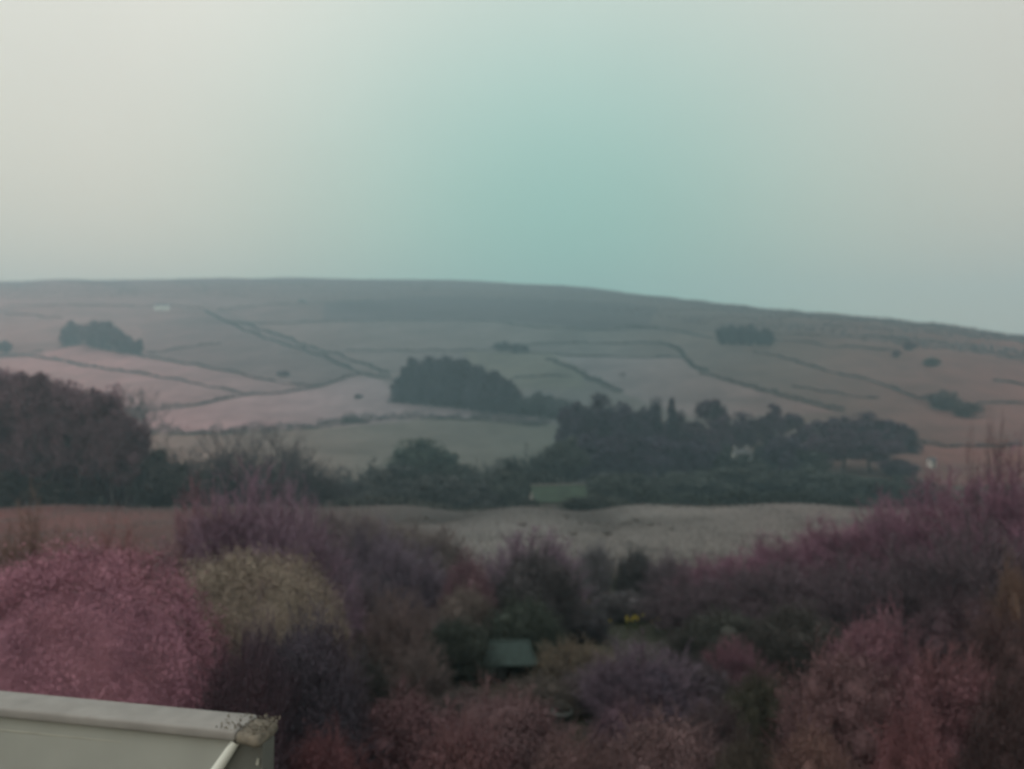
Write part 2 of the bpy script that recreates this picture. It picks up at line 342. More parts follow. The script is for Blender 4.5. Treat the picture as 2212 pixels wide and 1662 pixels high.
def branch_tree(seed, levels=5, kids=(4, 4, 4, 3, 3), h=1.0, spread=.55, start=.3, mat=None, lean=.25, r0=.018, droop=0):
    """bare tree: returns (trunk mesh, crown of branches mesh)"""
    rng = np.random.default_rng(seed); P0, P1, R0, R1 = [], [], [], []
    tp = [np.zeros(3)]; d = np.array([rng.normal()*.06, rng.normal()*.06, 1.])
    for q in range(5): d = d + np.array([rng.normal()*.07, rng.normal()*.07, 0]); tp.append(tp[-1] + d/np.linalg.norm(d)*h*.62/5)
    tr = np.linspace(r0, r0*.45, 6); tv, tf = prisms(tp[:-1], tp[1:], tr[:-1], tr[1:], 6)
    trunk = mesh_np('trunk', tv, tf, M_BARK, True)
    tp = np.array(tp)
    def grow(p, d, ln, r, lv):
        mid = p + d*ln*.5 + rng.normal(size=3)*ln*.05; e_ = p + d*ln + rng.normal(size=3)*ln*.08
        P0.append(p); P1.append(mid); R0.append(r); R1.append(r*.8); P0.append(mid); P1.append(e_); R0.append(r*.8); R1.append(r*.55)
        if lv >= levels: return
        for q in range(kids[min(lv, len(kids)-1)]):
            t_ = rng.uniform(.35, 1.0); b_ = (p + (mid-p)*t_*2) if t_ < .5 else (mid + (e_-mid)*(t_*2-1))
            nd = d + rng.normal(size=3)*spread; nd[2] += lean - droop*lv; nd /= np.linalg.norm(nd)
            grow(b_, nd, ln*rng.uniform(.5, .72), r*.55, lv+1)
    nb = 9
    for q in range(nb):
        t_ = start + (1-start)*(q+.5)/nb; a_ = q*2.4 + rng.normal()*.3; i = min(int(t_*5), 4); b_ = tp[i] + (tp[i+1]-tp[i])*(t_*5-i)
        up = .35 + 1.1*t_ + rng.normal()*.1; nd = np.array([math.cos(a_), math.sin(a_), up]); nd /= np.linalg.norm(nd)
        grow(b_, nd, h*.30*(1.25 - .5*t_), r0*.5*(1.2-.5*t_), 1)
    v, f = prisms(P0, P1, np.array(R0), np.array(R1), 3)
    tn = np.repeat(rng.random(len(P0)), 6)
    return trunk, mesh_np('branches', v, f, mat or M_TWIG, False, tn)
def twig_bush(seed, stems=70, side=12, sub=5, rx=.5, fan=.8, r=.006, mat=None, wild=.12):
    """many stemmed bare shrub, unit height, half width rx"""
    rng = np.random.default_rng(seed); P0, P1, R0, R1 = [], [], [], []
    for s in range(stems):
        a_ = rng.uniform(0, 2*math.pi); k = math.sqrt(rng.random())*fan; ph = k*1.35
        tip = np.array([math.cos(a_)*math.sin(ph)*rx*1.05, math.sin(a_)*math.sin(ph)*rx*1.05, math.cos(ph)*.97 + .02]) * rng.uniform(.82, 1.0 + wild)
        b_ = np.array([math.cos(a_)*.1*rng.random(), math.sin(a_)*.1*rng.random(), 0.])
        m1 = b_*.6 + tip*np.array([.3, .3, .36]) + rng.normal(size=3)*.02; m2 = tip*np.array([.72, .72, .70]) + rng.normal(size=3)*.02
        pts = [b_, m1, m2, tip]; rr = [r*2, r*1.5, r*1.1, r*.5]
        for q in range(3): P0.append(pts[q]); P1.append(pts[q+1]); R0.append(rr[q]); R1.append(rr[q+1])
        for q in range(side):
            t_ = rng.uniform(.25, 3); i = min(int(t_), 2); o_ = pts[i] + (pts[i+1]-pts[i])*(t_-i)
            d = (tip-b_)/np.linalg.norm(tip-b_) + rng.normal(size=3)*.55 + np.array([0, 0, .25]); d /= np.linalg.norm(d); ln = rng.uniform(.10, .22)
            e_ = o_ + d*ln; P0.append(o_); P1.append(e_); R0.append(r*.8); R1.append(r*.45)
            for w in range(sub):
                o2 = o_ + (e_-o_)*rng.uniform(.2, 1); d2 = d + rng.normal(size=3)*.6; d2 /= np.linalg.norm(d2)
                P0.append(o2); P1.append(o2 + d2*rng.uniform(.04, .1)); R0.append(r*.55); R1.append(r*.3)
    P0 = np.array(P0); P1 = np.array(P1); P1[:, 2] = np.maximum(P1[:, 2], .005)
    v, f = prisms(P0, P1, np.array(R0), np.array(R1), 3)
    return mesh_np('twigs', v, f, mat or M_TWIG, False, np.repeat(rng.random(len(P0)), 6))
def conifer(seed, n=3400, R=.17, low=.03):
    rng = np.random.default_rng(seed)
    tv, tf = prisms([[0, 0, 0]], [[0, 0, .96]], np.array([.016]), np.array([.003]), 6); trunk = mesh_np('trunk', tv, tf, M_BARK, True)
    c, dd = [], []
    nb = 150
    for b in range(nb):
        h = low + (1-low)*((b+rng.random())/nb)**.9; a_ = b*2.4 + rng.normal()*.4; ln = R*(1-h)**.33*rng.uniform(.5, 1.25) + .01
        m = max(5, int(n/nb*(ln/R)*1.5)); t_ = rng.random(m)**.7
        x = math.cos(a_)*ln*t_; y = math.sin(a_)*ln*t_; z = h + .03*t_ - .10*ln/R*t_**1.5*.6
        c.append(np.stack([x, y, z], 1) + rng.normal(size=(m, 3))*.010); dd.append(np.tile([math.cos(a_)*.5, math.sin(a_)*.5, .8], (m, 1)))
    c = np.concatenate(c); dd = np.concatenate(dd); v, f = leaves(rng, c, .017, dd)
    lay = .5 + .5*np.sin(c[:, 2]*60 + np.arctan2(c[:, 1], c[:, 0])*2)
    return trunk, mesh_np('crown', v, f, M_FAR, False, np.repeat(.5*rng.random(len(c)) + .5*lay, 4))
def pine(seed, n=7500, rx=.24, low=.30):
    """tall woodland tree: long bare trunk, irregular clumped crown"""
    rng = np.random.default_rng(seed)
    tp = np.array([[rng.normal()*.012*q, rng.normal()*.012*q, .93*q/5] for q in range(6)]); tr = np.linspace(.016, .004, 6)
    P0, P1, R0, R1 = list(tp[:-1]), list(tp[1:]), list(tr[:-1]), list(tr[1:])
    lm = []
    for q in range(34):
        h = low + (.96-low)*rng.random()**.8; a_ = rng.uniform(0, 6.28); k = rx*(1.0 - .55*max(0, (h-.6)/.4))*rng.uniform(.25, .95); r = .085*rng.uniform(.7, 1.25)
        i = min(int(h/.93*5), 4); b_ = tp[i]; e_ = np.array([math.cos(a_)*k, math.sin(a_)*k, h]); P0.append(np.array([b_[0], b_[1], h-.06])); P1.append(e_); R0.append(.006); R1.append(.003); lm.append((*e_, r))
    lm = np.array(lm); tv, tf = prisms(P0, P1, np.array(R0), np.array(R1), 5); trunk = mesh_np('trunk', tv, tf, M_BARK, True)
    i = rng.integers(0, len(lm), n); d = sphere_pts(rng, n)*np.array([1, 1, .85]); c = lm[i, :3] + d*(lm[i, 3]*(.4+.8*rng.random(n)))[:, None]
    v, f = leaves(rng, c, .011, d); lt = rng.random(len(lm))
    return trunk, mesh_np('crown', v, f, M_FAR, False, np.repeat(.6*rng.random(n) + .4*lt[i], 4))
def broad(seed, n=7500, rx=.46, low=-.06, k=44, leaf=.016):
    """rounded dense tree"""
    rng = np.random.default_rng(seed)
    lm = lump_set(rng, k, rx, low, 1.0, .13); lm[:, 2] = np.maximum(lm[:, 2], .07)
    P0, P1, R0, R1 = [[0, 0, 0]], [[0, 0, .5]], [.03], [.016]
    for x, y, z, r in lm[:14]: P0.append([0, 0, .12 + .3*rng.random()]); P1.append([x, y, z]); R0.append(.012); R1.append(.004)
    tv, tf = prisms(P0, P1, np.array(R0), np.array(R1), 6); trunk = mesh_np('trunk', tv, tf, M_BARK, True)
    i = rng.integers(0, len(lm), n); d = sphere_pts(rng, n); c = lm[i, :3] + d*(lm[i, 3]*(.75+.35*rng.random(n)))[:, None]
    c[:, 2] = np.maximum(c[:, 2], .02); v, f = leaves(rng, c, leaf, d); lt = rng.random(len(lm))
    cv, cf = core_mesh(rng, lm[: k//2], .6)
    V, F = merge([(v, f), (cv, cf)])
    return trunk, mesh_np('crown', V, F, M_FAR, False, np.concatenate([np.repeat(.6*rng.random(n) + .4*lt[i], 4), np.full(len(cv), .2)]))

CONIFERS = [conifer(10+i) for i in range(4)]
PINES = [pine(20+i) for i in range(4)]
BROADS = [broad(30+i) for i in range(5)]
BARES = [branch_tree(40+i, 5, (4, 4, 3, 3, 3)) for i in range(4)]
SCRUB = [twig_bush(50+i, 60, 10, 4, .5, .95, .008) for i in range(3)]           # far scrub
KIND = {'scrub': ([(None, m) for m in SCRUB], 'branches', 1.0), 'conifer': (CONIFERS, 'crown', .34), 'pine': (PINES, 'crown', .46), 'broad': (BROADS, 'crown', .80), 'bare': (BARES, 'branches', .62)}
_rs = random.Random(7)
def tree(kind, dx, w, top, Y=None, base=None, label='', cat='tree', group=None, color=(.05, .05, .05), name=None, var=None):
    """a tree whose foot stands on the land and whose tip reaches the noted height"""
    if Y is None: p = hit(dx, base)
    else: p = np.array([U(dx)*Y, Y, tz(U(dx)*Y, Y)])
    h = max(T(top)*p[1] - p[2], 1.0); wd = w*K/FX*p[1]
    lib, part, nat = KIND[kind]; tm, cm = lib[var if var is not None else _rs.randrange(len(lib))]
    sx = wd/nat
    nm = name or {'conifer': 'conifer_tree', 'pine': 'pine_tree', 'broad': 'broadleaf_tree', 'bare': 'bare_tree', 'scrub': 'bare_scrub'}[kind]
    o = empty(nm, (p[0], p[1], p[2]-.15), _rs.uniform(0, 6.28), (sx, sx, h)); tag(o, label, cat, group)
    j = _rs.uniform(.72, 1.3)
    if tm: put('trunk', tm, o)
    put(part, cm, o, color=tuple(c*j for c in color))
    return o
ORD = ['first', 'second', 'third', 'fourth', 'fifth', 'sixth', 'seventh', 'eighth', 'ninth', 'tenth', 'eleventh', 'twelfth', 'thirteenth', 'fourteenth', 'fifteenth', 'sixteenth', 'seventeenth', 'eighteenth', 'nineteenth', 'twentieth']
def row(specs, fmt, cat, group, **kw):
    for i, s in enumerate(sorted(specs, key=lambda q: q[1])):
        extra = dict(kw)
        if len(s) > 5: extra['color'] = s[5]
        tree(s[0], s[1], s[2], s[3], label=fmt % ORD[i], cat=cat, group=group, **({'Y': s[4]} if s[4] < 1000 else {'base': s[4]-1000}), **extra)

# ------------------------------------------------------------------ hedgerows of the far hillside
def c1(p): return (p[0]*.36585, 539.5 + p[1]*.36585)
def c2(p): return (741.8 + p[0]*.36585, 539.5 + p[1]*.36585)
def c3(p): return (1402.7 + p[0]*.36585, 539.5 + p[1]*.36585)
def hedgerow(pts, h, wd, label, seed, color=(.045, .05, .05), gap=.12, dens=1.0, name='hedgerow', ymin=236, cat='hedge', group='hedgerows dividing the hillside fields'):
    rng = np.random.default_rng(seed); 
    q = np.array(pts, float); ql = np.concatenate([[0], np.cumsum(np.linalg.norm(np.diff(q, axis=0), axis=1))]); qs = np.linspace(0, ql[-1], max(4, int(ql[-1]/7)))
    P = np.array([hit(np.interp(a, ql, q[:, 0]), np.interp(a, ql, q[:, 1]), ymin=ymin) for a in qs])
    if len(P) > 8:
        yp = np.pad(P[:, 1], 5, mode='edge'); ys = np.convolve(yp, np.ones(11)/11, 'valid'); P[:, 0] *= ys/P[:, 1]; P[:, 1] = ys
    seg = np.linalg.norm(np.diff(P[:, :2], axis=0), axis=1); cum = np.concatenate([[0], np.cumsum(seg)]); n = max(6, int(cum[-1]/.8))
    s = np.linspace(0, cum[-1], n); x = np.interp(s, cum, P[:, 0]); y = np.interp(s, cum, P[:, 1])
    x = x + np.convolve(rng.normal(size=n), np.ones(9)/9, 'same')*1.2; y = y + np.convolve(rng.normal(size=n), np.ones(9)/9, 'same')*1.2
    k = np.convolve(rng.normal(size=n+40), np.ones(16)/4, 'same')[20:20+n]; k2 = np.convolve(rng.normal(size=n+40), np.ones(5)/2.2, 'same')[20:20+n]
    hh = .8*h*np.clip(1 + .32*k + .25*k2, .25, 2.0); hh[k < np.quantile(k, gap)] *= .35
    m = int(26*dens); idx = np.repeat(np.arange(n), m); a_ = rng.uniform(0, 2*np.pi, n*m); q = np.sqrt(rng.random(n*m))
    cx = x[idx] + np.cos(a_)*q*wd/2 + rng.normal(size=n*m)*.3; cy = y[idx] + np.sin(a_)*q*wd/2 + rng.normal(size=n*m)*.3
    cz = terrain(cx, cy) + hh[idx]*rng.random(n*m)**.75*(1 - .35*q**2)
    c = np.stack([cx, cy, cz], 1); org = c[0].copy(); org[2] = terrain(org[0], org[1])
    nrm = np.stack([np.cos(a_)*q, np.sin(a_)*q, np.full(n*m, .6)], 1)
    v, f = leaves(rng, c - org, .26, nrm, 1.3)
    me = mesh_np(name, v, f, M_FAR, False, np.repeat(rng.random(n*m), 4))
    return tag(put(name, me, None, tuple(org), color=color), label, cat, group)
G1, G2 = (.058, .05, .045), (.042, .055, .052)
hedgerow([c1(p) for p in ((0,630),(200,605),(340,600),(460,545),(560,575),(680,592),(800,620),(1000,660),(1250,700),(1450,745),(1650,790),(1880,812))], 2.0, 2.2, 'long hedgerow running down to the right from below the hilltop tree clump', 1, G1, .25)
hedgerow([c1(p) for p in ((0,640),(120,625),(330,650),(500,690),(830,735),(1170,795),(1300,825),(1450,855))], 2.6, 2.4, 'straight dark hedgerow slanting across the two pale left fields', 2, G1, .12)
hedgerow([c1(p) for p in ((760,955),(1000,940),(1150,930),(1300,890),(1450,855),(1620,860),(1820,825),(1900,805),(2000,775),(2120,735))], 2.5, 2.4, 'wavy hedgerow rising from the left wood to the diagonal lane', 3, G1, .1)
hedgerow([c1(p) for p in ((850,1095),(1200,1090),(1500,1085),(1800,1060),(2000,1040),(2170,1015))]+[c2(p) for p in ((0,1030),(200,1010),(500,995),(760,1005),(960,1025),(1200,1045))], 4.6, 3.6, 'thick dark hedgerow along the bottom of the palest field', 4, (.03,.04,.038), .04, 1.5)
hedgerow([c1(p) for p in ((1210,360),(1330,430),(1500,500),(1700,570),(1870,620),(2000,680),(2120,735))]+[c2(p) for p in ((150,745),(280,775))], 2.6, 3.0, 'lower hedgerow of the diagonal lane climbing the hillside', 5, G2, .1)
hedgerow([c1(p) for p in ((1380,430),(1460,445),(1650,510),(1850,590),(2000,620))]+[c2(p) for p in ((0,640),(150,690),(270,740))], 2.6, 2.6, 'upper hedgerow of the diagonal lane ending at the conifer plantation', 6, G2, .15)
hedgerow([c1(p) for p in ((30,330),(500,330),(900,335))], 2.0, 2.2, 'faint high hedgerow left of the white cottage', 7, G1, .2)
hedgerow([c1(p) for p in ((1010,330),(1100,335),(1210,360))], 2.0, 2.2, 'short high hedgerow right of the white cottage', 8, G1, .1)
hedgerow([c1(p) for p in ((1290,355),(1500,335),(1700,325),(1850,315),(2212,305))], 2.4, 2.4, 'high level hedgerow under the moor right of the lane top', 9, G2, .2)
hedgerow([c1(p) for p in ((1450,440),(1800,430),(2050,420))]+[c2(p) for p in ((0,425),(400,420),(900,420),(1100,460),(1600,480),(1850,455))], 2.2, 2.6, 'long moor edge hedgerow above the upper middle fields', 10, G2, .2)
hedgerow([c1(p) for p in ((30,375),(200,390),(380,410))], 1.6, 2.0, 'faint short hedgerow left of the hilltop tree clump', 11, G1, .3)
hedgerow([c1(p) for p in ((870,620),(1000,600),(1150,565),(1300,560))], 2.0, 2.6, 'ragged hedgerow right of the hilltop tree clump', 12, G1, .3)
hedgerow([c2(p) for p in ((0,600),(250,600),(420,600),(660,600),(800,598),(900,590),(1000,570))], 2.4, 2.8, 'broken level hedgerow above the conifer plantation', 13, G2, .3)
hedgerow([c2(p) for p in ((1000,570),(1300,555),(1600,555),(1900,555),(1980,580),(2010,640),(2050,690),(2150,740))], 2.6, 2.6, 'hedgerow rounding the top right corner above the grey middle field', 14, G2, .1)
hedgerow([c3(p) for p in ((300,725),(340,740),(550,800),(720,855),(850,890),(960,910),(1080,945),(1150,970))], 2.4, 2.2, 'straight hedgerow along the right side of the grey middle field', 15, G1, .08)
hedgerow([c2(p) for p in ((1060,600),(1250,622),(1500,632),(2000,640))], 1.6, 2.2, 'low hedgerow along the top of the grey middle field', 16, G2, .25)
hedgerow([c2(p) for p in ((1200,630),(1290,680),(1380,720),(1500,790),(1600,835),(1650,860))], 3.0, 3.4, 'dark hedgerow down the left side of the grey middle field', 17, G2, .05)
hedgerow([c2(p) for p in ((1000,755),(1200,750),(1350,750))], 1.8, 2.2, 'short level hedgerow just right of the conifer plantation', 18, G2, .2)
hedgerow([c3(p) for p in ((-200,450),(0,460),(170,480),(300,515),(400,535))], 2.2, 2.4, 'hedgerow running left from the dark copse on the right hill', 19, G2, .15)
hedgerow([c3(p) for p in ((720,505),(900,510),(1100,515),(1400,520),(1900,560))], 1.8, 2.0, 'uppermost faint hedgerow right of the dark copse', 20, G1, .3)
hedgerow([c3(p) for p in ((700,545),(880,535),(1000,570),(1150,580),(1350,590),(1430,610))], 2.2, 2.2, 'second hedgerow right of the dark copse, sloping down', 21, G1, .15)
hedgerow([c3(p) for p in ((620,600),(830,650),(950,690),(1130,745),(1300,770),(1400,800),(1500,850),(1640,900))], 1.8, 2.0, 'broken hedgerow slanting down the middle of the right hillside', 22, G1, .35)
hedgerow([c3(p) for p in ((850,810),(1100,850),(1350,885))], 1.1, 1.8, 'faint low hedgerow on the right hillside below the broken one', 23, G1, .3)
hedgerow([c3(p) for p in ((1570,1130),(1700,1170),(1900,1160),(2200,1160))], 2.2, 2.2, 'hedgerow behind the purple shrubs at far right', 24, G1, .1)
hedgerow([c3(p) for p in ((1740,912),(1900,908),(2030,905),(2212,915))], 1.3, 1.8, 'thin level hedgerow near the right edge', 25, G1, .2)
hedgerow([c3(p) for p in ((2040,770),(2212,800),(2300,815))], 1.3, 1.8, 'short thin hedgerow high at the right edge', 26, G1, .0, 2.5)

# moorland heather near the skyline: uncountable cover
rng = np.random.default_rng(5); cs = []
dd = rng.uniform(-200, 2500, 26000); yc = _yc(dd); yy = yc*(1 - .33*rng.random(26000)**1.3) + 4*rng.random(26000)
xx = (dd*K-512)/FX*yy; nz_ = np.sin(xx/37+yy/21)*np.sin(xx/61-yy/47+2) + .5*np.sin(xx/13+yy/9)
kp = nz_ + rng.normal(size=26000)*.5 > -.1; xx, yy = xx[kp], yy[kp]; zz = terrain(xx, yy)
c = np.repeat(np.stack([xx, yy, zz], 1), 5, 0) + np.abs(rng.normal(size=(len(xx)*5, 3)))*np.array([1.2, 1.2, .75])
v, f = leaves(rng, c, .6, None, 1.2); tn = np.repeat(rng.random(len(c)), 4)
tag(put('heather', mesh_np('heather', v, f, M_FAR, False, tn), color=(.085, .075, .078)), 'dark heather covering the moor along the skyline', None, None, 'stuff')

# ------------------------------------------------------------------ trees of the far hillside
DK = (.09, .055, .065)
row([('broad',142,30,702,1748,DK),('broad',160,46,680,1746,DK),('broad',205,62,685,1752,DK),('broad',236,56,690,1758,DK),('broad',263,48,702,1763,DK),('broad',292,38,724,1766,DK)],
    'dark bushy tree in the hilltop clump at left, %s from its left end', 'tree', 'trees of the left hilltop clump')
tree('broad', 8, 34, 733, base=762, label='small dark tree cut by the left edge below the hilltop', color=DK)
CG = (.05, .055, .072); CO_ = (.05, .062, .065)
row([('conifer',862,46,815,1866,CG),('conifer',876,50,792,1868,CG),('conifer',890,54,774,1864,CG),('conifer',908,46,786,1872,CG),('conifer',927,58,771,1868,CG),('conifer',946,50,776,1872,CG),('conifer',965,60,770,1874,CG),
     ('conifer',984,50,778,1876,CG),('conifer',1000,62,775,1878,CG),('conifer',1018,48,791,1880,CG),('conifer',1034,60,790,1884,CG),('conifer',1052,50,804,1886,CG),('conifer',1068,62,802,1888,CG),('conifer',1086,50,818,1890,CG),('conifer',1100,56,822,1892,CG),('conifer',1114,46,842,1894,CG)],
    'dark conifer in the dense hillside plantation, %s from its left end', 'conifer', 'conifers of the hillside plantation')
row([('broad',1136,60,852,1897,CO_),('broad',1166,66,834,1899,CO_),('broad',1200,70,842,1903,CO_),('broad',1222,60,858,1906,CO_)],
    'grey green tree joining the plantation to the valley wood, %s from its left end', 'tree', 'trees between the plantation and the wood')
row([('broad',868,44,828,1868,CG),('broad',905,50,812,1872,CG),('broad',945,54,810,1876,CG),('broad',985,54,812,1880,CG),('broad',1025,54,822,1886,CG),('broad',1065,52,834,1890,CG),('broad',1102,46,846,1895,CG)],
    'low dark undergrowth shrub along the plantation foot, %s from its left end', 'shrub', 'undergrowth of the hillside plantation', name='undergrowth_shrub')
CO = (.034, .044, .05)
row([('broad',1562,36,699,1743,CO),('broad',1582,38,694,1744,CO),('broad',1603,40,697,1744,CO),('broad',1624,38,698,1745,CO),('broad',1644,36,702,1745,CO),('broad',1660,28,708,1746,CO)],
    'dark tree in the small square copse on the right hill, %s from its left end', 'tree', 'trees of the right hill copse')
tree('broad', 1966, 32, 733, base=757, label='lone dark bush below the skyline right of the copse', cat='bush', color=DK, name='hill_bush')
tree('broad', 1935, 22, 752, base=772, label='small lone bush left of the dark skyline bush', cat='bush', color=DK, name='hill_bush')
tree('broad', 2012, 40, 768, base=790, label='low greenish bush on the open right hillside', cat='bush', color=(.06,.06,.045), name='hill_bush')
tree('broad', 2040, 76, 836, base=884, label='larger left bush of the thorn pair on the right hillside', cat='bush', color=(.07,.055,.052), name='thorn_bush')
tree('broad', 2090, 66, 862, base=900, label='smaller right bush of the thorn pair on the right hillside', cat='bush', color=(.07,.055,.052), name='thorn_bush')
tree('broad', 1086, 40, 733, base=757, label='small dark bush in the upper field above the conifer plantation', cat='bush', color=CO, name='hill_bush')
tree('broad', 1120, 46, 740, base=762, label='wider dark bush right of the small upper field bush', cat='bush', color=CO, name='hill_bush')
tree('bare', 1347, 22, 800, base=822, label='tiny bare thorn standing alone in the grey middle field', color=(.07,.065,.07))
tree('bare', 1715, 24, 664, base=686, label='small thorn shape for a glass blob on the right skyline', color=(.07,.065,.07))  # the three skyline thorns stand in for blobs on the window glass
tree('bare', 1610, 18, 655, base=674, label='small thorn shape for a glass blob on the skyline above the copse', color=(.07,.065,.07))
tree('bare', 2018, 18, 690, base=712, label='small thorn shape for a glass blob on the skyline near the right edge', color=(.07,.065,.07))
tree('broad', 612, 30, 799, base=812, label='low dark bush beside the lane in the left fields', cat='bush', color=DK, name='hill_bush')
tree('broad', 775, 22, 850, base=860, label='tiny dark bush alone in the palest field', cat='bush', color=CG, name='hill_bush')
tree('bare', 320, 96, 832, Y=330, label='tall bare tree standing right of the left wood', color=(.06,.05,.048))
tree('bare', 278, 84, 815, Y=322, label='bare tree rising behind the right end of the left wood', color=(.07,.055,.052))

# ------------------------------------------------------------------ the dark wood and valley bottom
WD = (.038, .03, .05); WV = (.06, .04, .06); WG = (.036, .042, .036)
row([('broad',1238,90,852,292,WD),('broad',1290,100,842,290,WD),('broad',1352,76,842,285,WD),('broad',1398,84,836,285,WD),('broad',1452,66,868,285,WV),('broad',1500,70,898,285,WV),('pine',1536,80,864,285,WV),('broad',1560,60,884,282,WV),
     ('broad',1602,76,884,290,WV),('pine',1640,62,905,285,WV),('pine',1672,56,872,285,WV),('pine',1712,52,892,285,WV),('broad',1768,88,898,288,WV),('broad',1822,90,890,288,WV),('broad',1880,100,885,288,WV),('broad',1930,80,898,285,WV)],
    'tall dark tree in the back line of the valley wood, %s from its left end', 'tree', 'back line of the valley wood')
tree('conifer', 1968, 40, 925, Y=283, label='narrow pointed conifer at the right end of the valley wood', color=WV, cat='conifer')
tree('conifer', 1452, 34, 862, Y=280, label='pointed conifer rising in the middle of the valley wood', color=WD, cat='conifer')
row([('broad',1262,120,925,252,WD),('broad',1345,130,915,250,WD),('broad',1425,120,930,250,WD),('broad',1500,104,930,250,WD),('broad',1552,76,950,252,WG),('broad',1612,90,975,250,WG),('broad',1655,60,940,254,WG),('broad',1690,110,925,252,WD),('broad',1745,110,960,250,WG),('pine',1820,120,925,255,WV),('pine',1880,110,930,255,WV),('broad',1945,90,985,248,WV)],
    'dark tree in the middle line of the valley wood, %s from its left end', 'tree', 'middle line of the valley wood')
row([('broad',1380,170,1018,205,WG),('broad',1470,170,1010,215,WG),('broad',1560,170,1000,220,WG),('broad',1650,170,992,222,WG),('broad',1740,170,1000,220,WG),('broad',1840,190,1008,212,WG),('broad',1950,180,1015,205,WG)],
    'low dark green tree along the front of the valley wood, %s from its left end', 'tree', 'front line of the valley wood')
tree('broad', 1312, 138, 1003, Y=178, label='rounded grey green tree before the valley wood beside the green shed', color=(.045,.055,.05))
MG = (.055, .058, .058)
row([('broad',780,110,1030,172,MG),('broad',835,150,1008,178,MG),('broad',890,140,1015,172,MG),('broad',950,150,1000,180,MG),('broad',1030,130,1030,172,MG),('broad',1095,150,1008,186,WG),('broad',1170,130,1000,200,WG)],
    'grey rounded shrub in the valley bottom row, %s from its left end', 'shrub', 'valley bottom shrubs', name='valley_shrub')
row([('scrub',745,120,1020,205,MG),('scrub',800,130,1000,215,MG),('broad',862,130,990,212,MG),('scrub',930,140,985,205,WG),('broad',990,130,985,215,WG),('scrub',1050,130,1000,205,MG),('broad',1100,120,985,218,WG),('scrub',1150,120,975,222,WG),('broad',1195,110,955,228,WG),('broad',1228,90,930,238,WG)],
    'hazy valley floor thicket behind the shrub row, %s from its left end', 'thicket', 'valley floor thickets', name='valley_thicket')
tree('broad', 910, 170, 942, Y=238, label='wide dark green bush above the valley bottom shrubs', color=(.045,.062,.05), cat='bush', name='valley_bush')
# left wood
LW = (.16, .10, .125)
row([('pine',-30,130,790,150,LW),('pine',20,130,798,156,LW),('pine',65,120,806,150,LW),('pine',112,110,822,158,LW),('pine',150,110,838,150,LW),('pine',185,105,826,154,LW),('pine',222,100,832,150,LW),('pine',258,100,862,152,LW),('pine',290,84,906,149,LW)],
    'tall dark tree in the left wood, %s from the left edge', 'tree', 'tall trees of the left wood')
LB = (.19, .12, .145)
row([('bare',-10,150,792,147,LB),('bare',45,140,800,149,LB),('bare',90,130,812,147,LB),('bare',132,130,828,149,LB),('bare',168,130,832,147,LB),('bare',205,120,824,148,LB),('bare',242,110,846,147,LB),('bare',275,100,880,148,LB)],
    'leafless front tree of the left wood, %s from the left edge', 'tree', 'leafless front trees of the left wood')
row([('broad',-20,110,860,165,LW),('broad',45,120,870,166,LW),('broad',105,120,885,166,LW),('broad',165,110,890,166,LW),('broad',225,110,905,164,LW),('broad',280,90,950,162,LW)],
    'dense inner tree of the left wood, %s from the left edge', 'tree', 'inner trees of the left wood')
row([('broad',20,120,1010,147,(.05,.042,.04)),('broad',105,90,1030,146,(.06,.05,.042)),('broad',180,80,1040,147,(.05,.04,.04)),('broad',330,120,955,150,(.042,.042,.042)),('broad',395,120,985,149,(.045,.045,.043)),('broad',455,100,1010,150,(.045,.045,.045))],
    'low shrub along the foot of the left wood, %s from the left edge', 'shrub', 'shrubs at the foot of the left wood', name='woodland_shrub')
BV = (.085, .075, .09)
row([('bare',505,110,895,160,BV),('bare',560,110,915,158,BV),('bare',600,120,905,166,BV),('bare',655,110,945,160,BV),('bare',470,110,960,155,BV),('bare',700,100,985,160,BV),('bare',420,110,955,158,BV)],
    'leafless grey tree right of the left wood, %s from its left end', 'tree', 'leafless trees beside the left wood')
SV = (.075, .068, .075)
row([('scrub',350,120,960,154,SV),('scrub',410,130,985,152,SV),('scrub',480,140,970,157,SV),('scrub',545,130,990,153,SV),('scrub',610,140,960,158,SV),('scrub',670,120,1005,154,SV),('scrub',725,110,1030,156,SV)],
    'leafless grey thicket below the bare trees, %s from its left end', 'shrub', 'leafless thickets beside the left wood')
row([('broad',1255,100,1065,149,WG),('broad',1310,100,1060,152,WG),('broad',1135,70,1072,150,WG)],
    'low dark shrub beside the mossy shed, %s from the left', 'shrub', 'shrubs beside the mossy shed', name='valley_shrub')
# dark hedge at the far edge of the rough pasture
hedgerow([(1380,1100),(1480,1103),(1600,1106),(1720,1105),(1850,1104),(1960,1100)], 3.4, 3.0, 'low dark hedge along the far edge of the rough pasture', 61, (.03,.04,.035), .1, 1.4, ymin=141, group='pasture edge hedges')
hedgerow([(700,1096),(760,1098),(850,1099),(930,1106),(1000,1114),(1050,1108)], 1.5, 2.2, 'thin grassy hedge at the pasture edge below the grey valley shrubs', 62, (.06,.062,.055), .3, 1.0, ymin=141, group='pasture edge hedges')

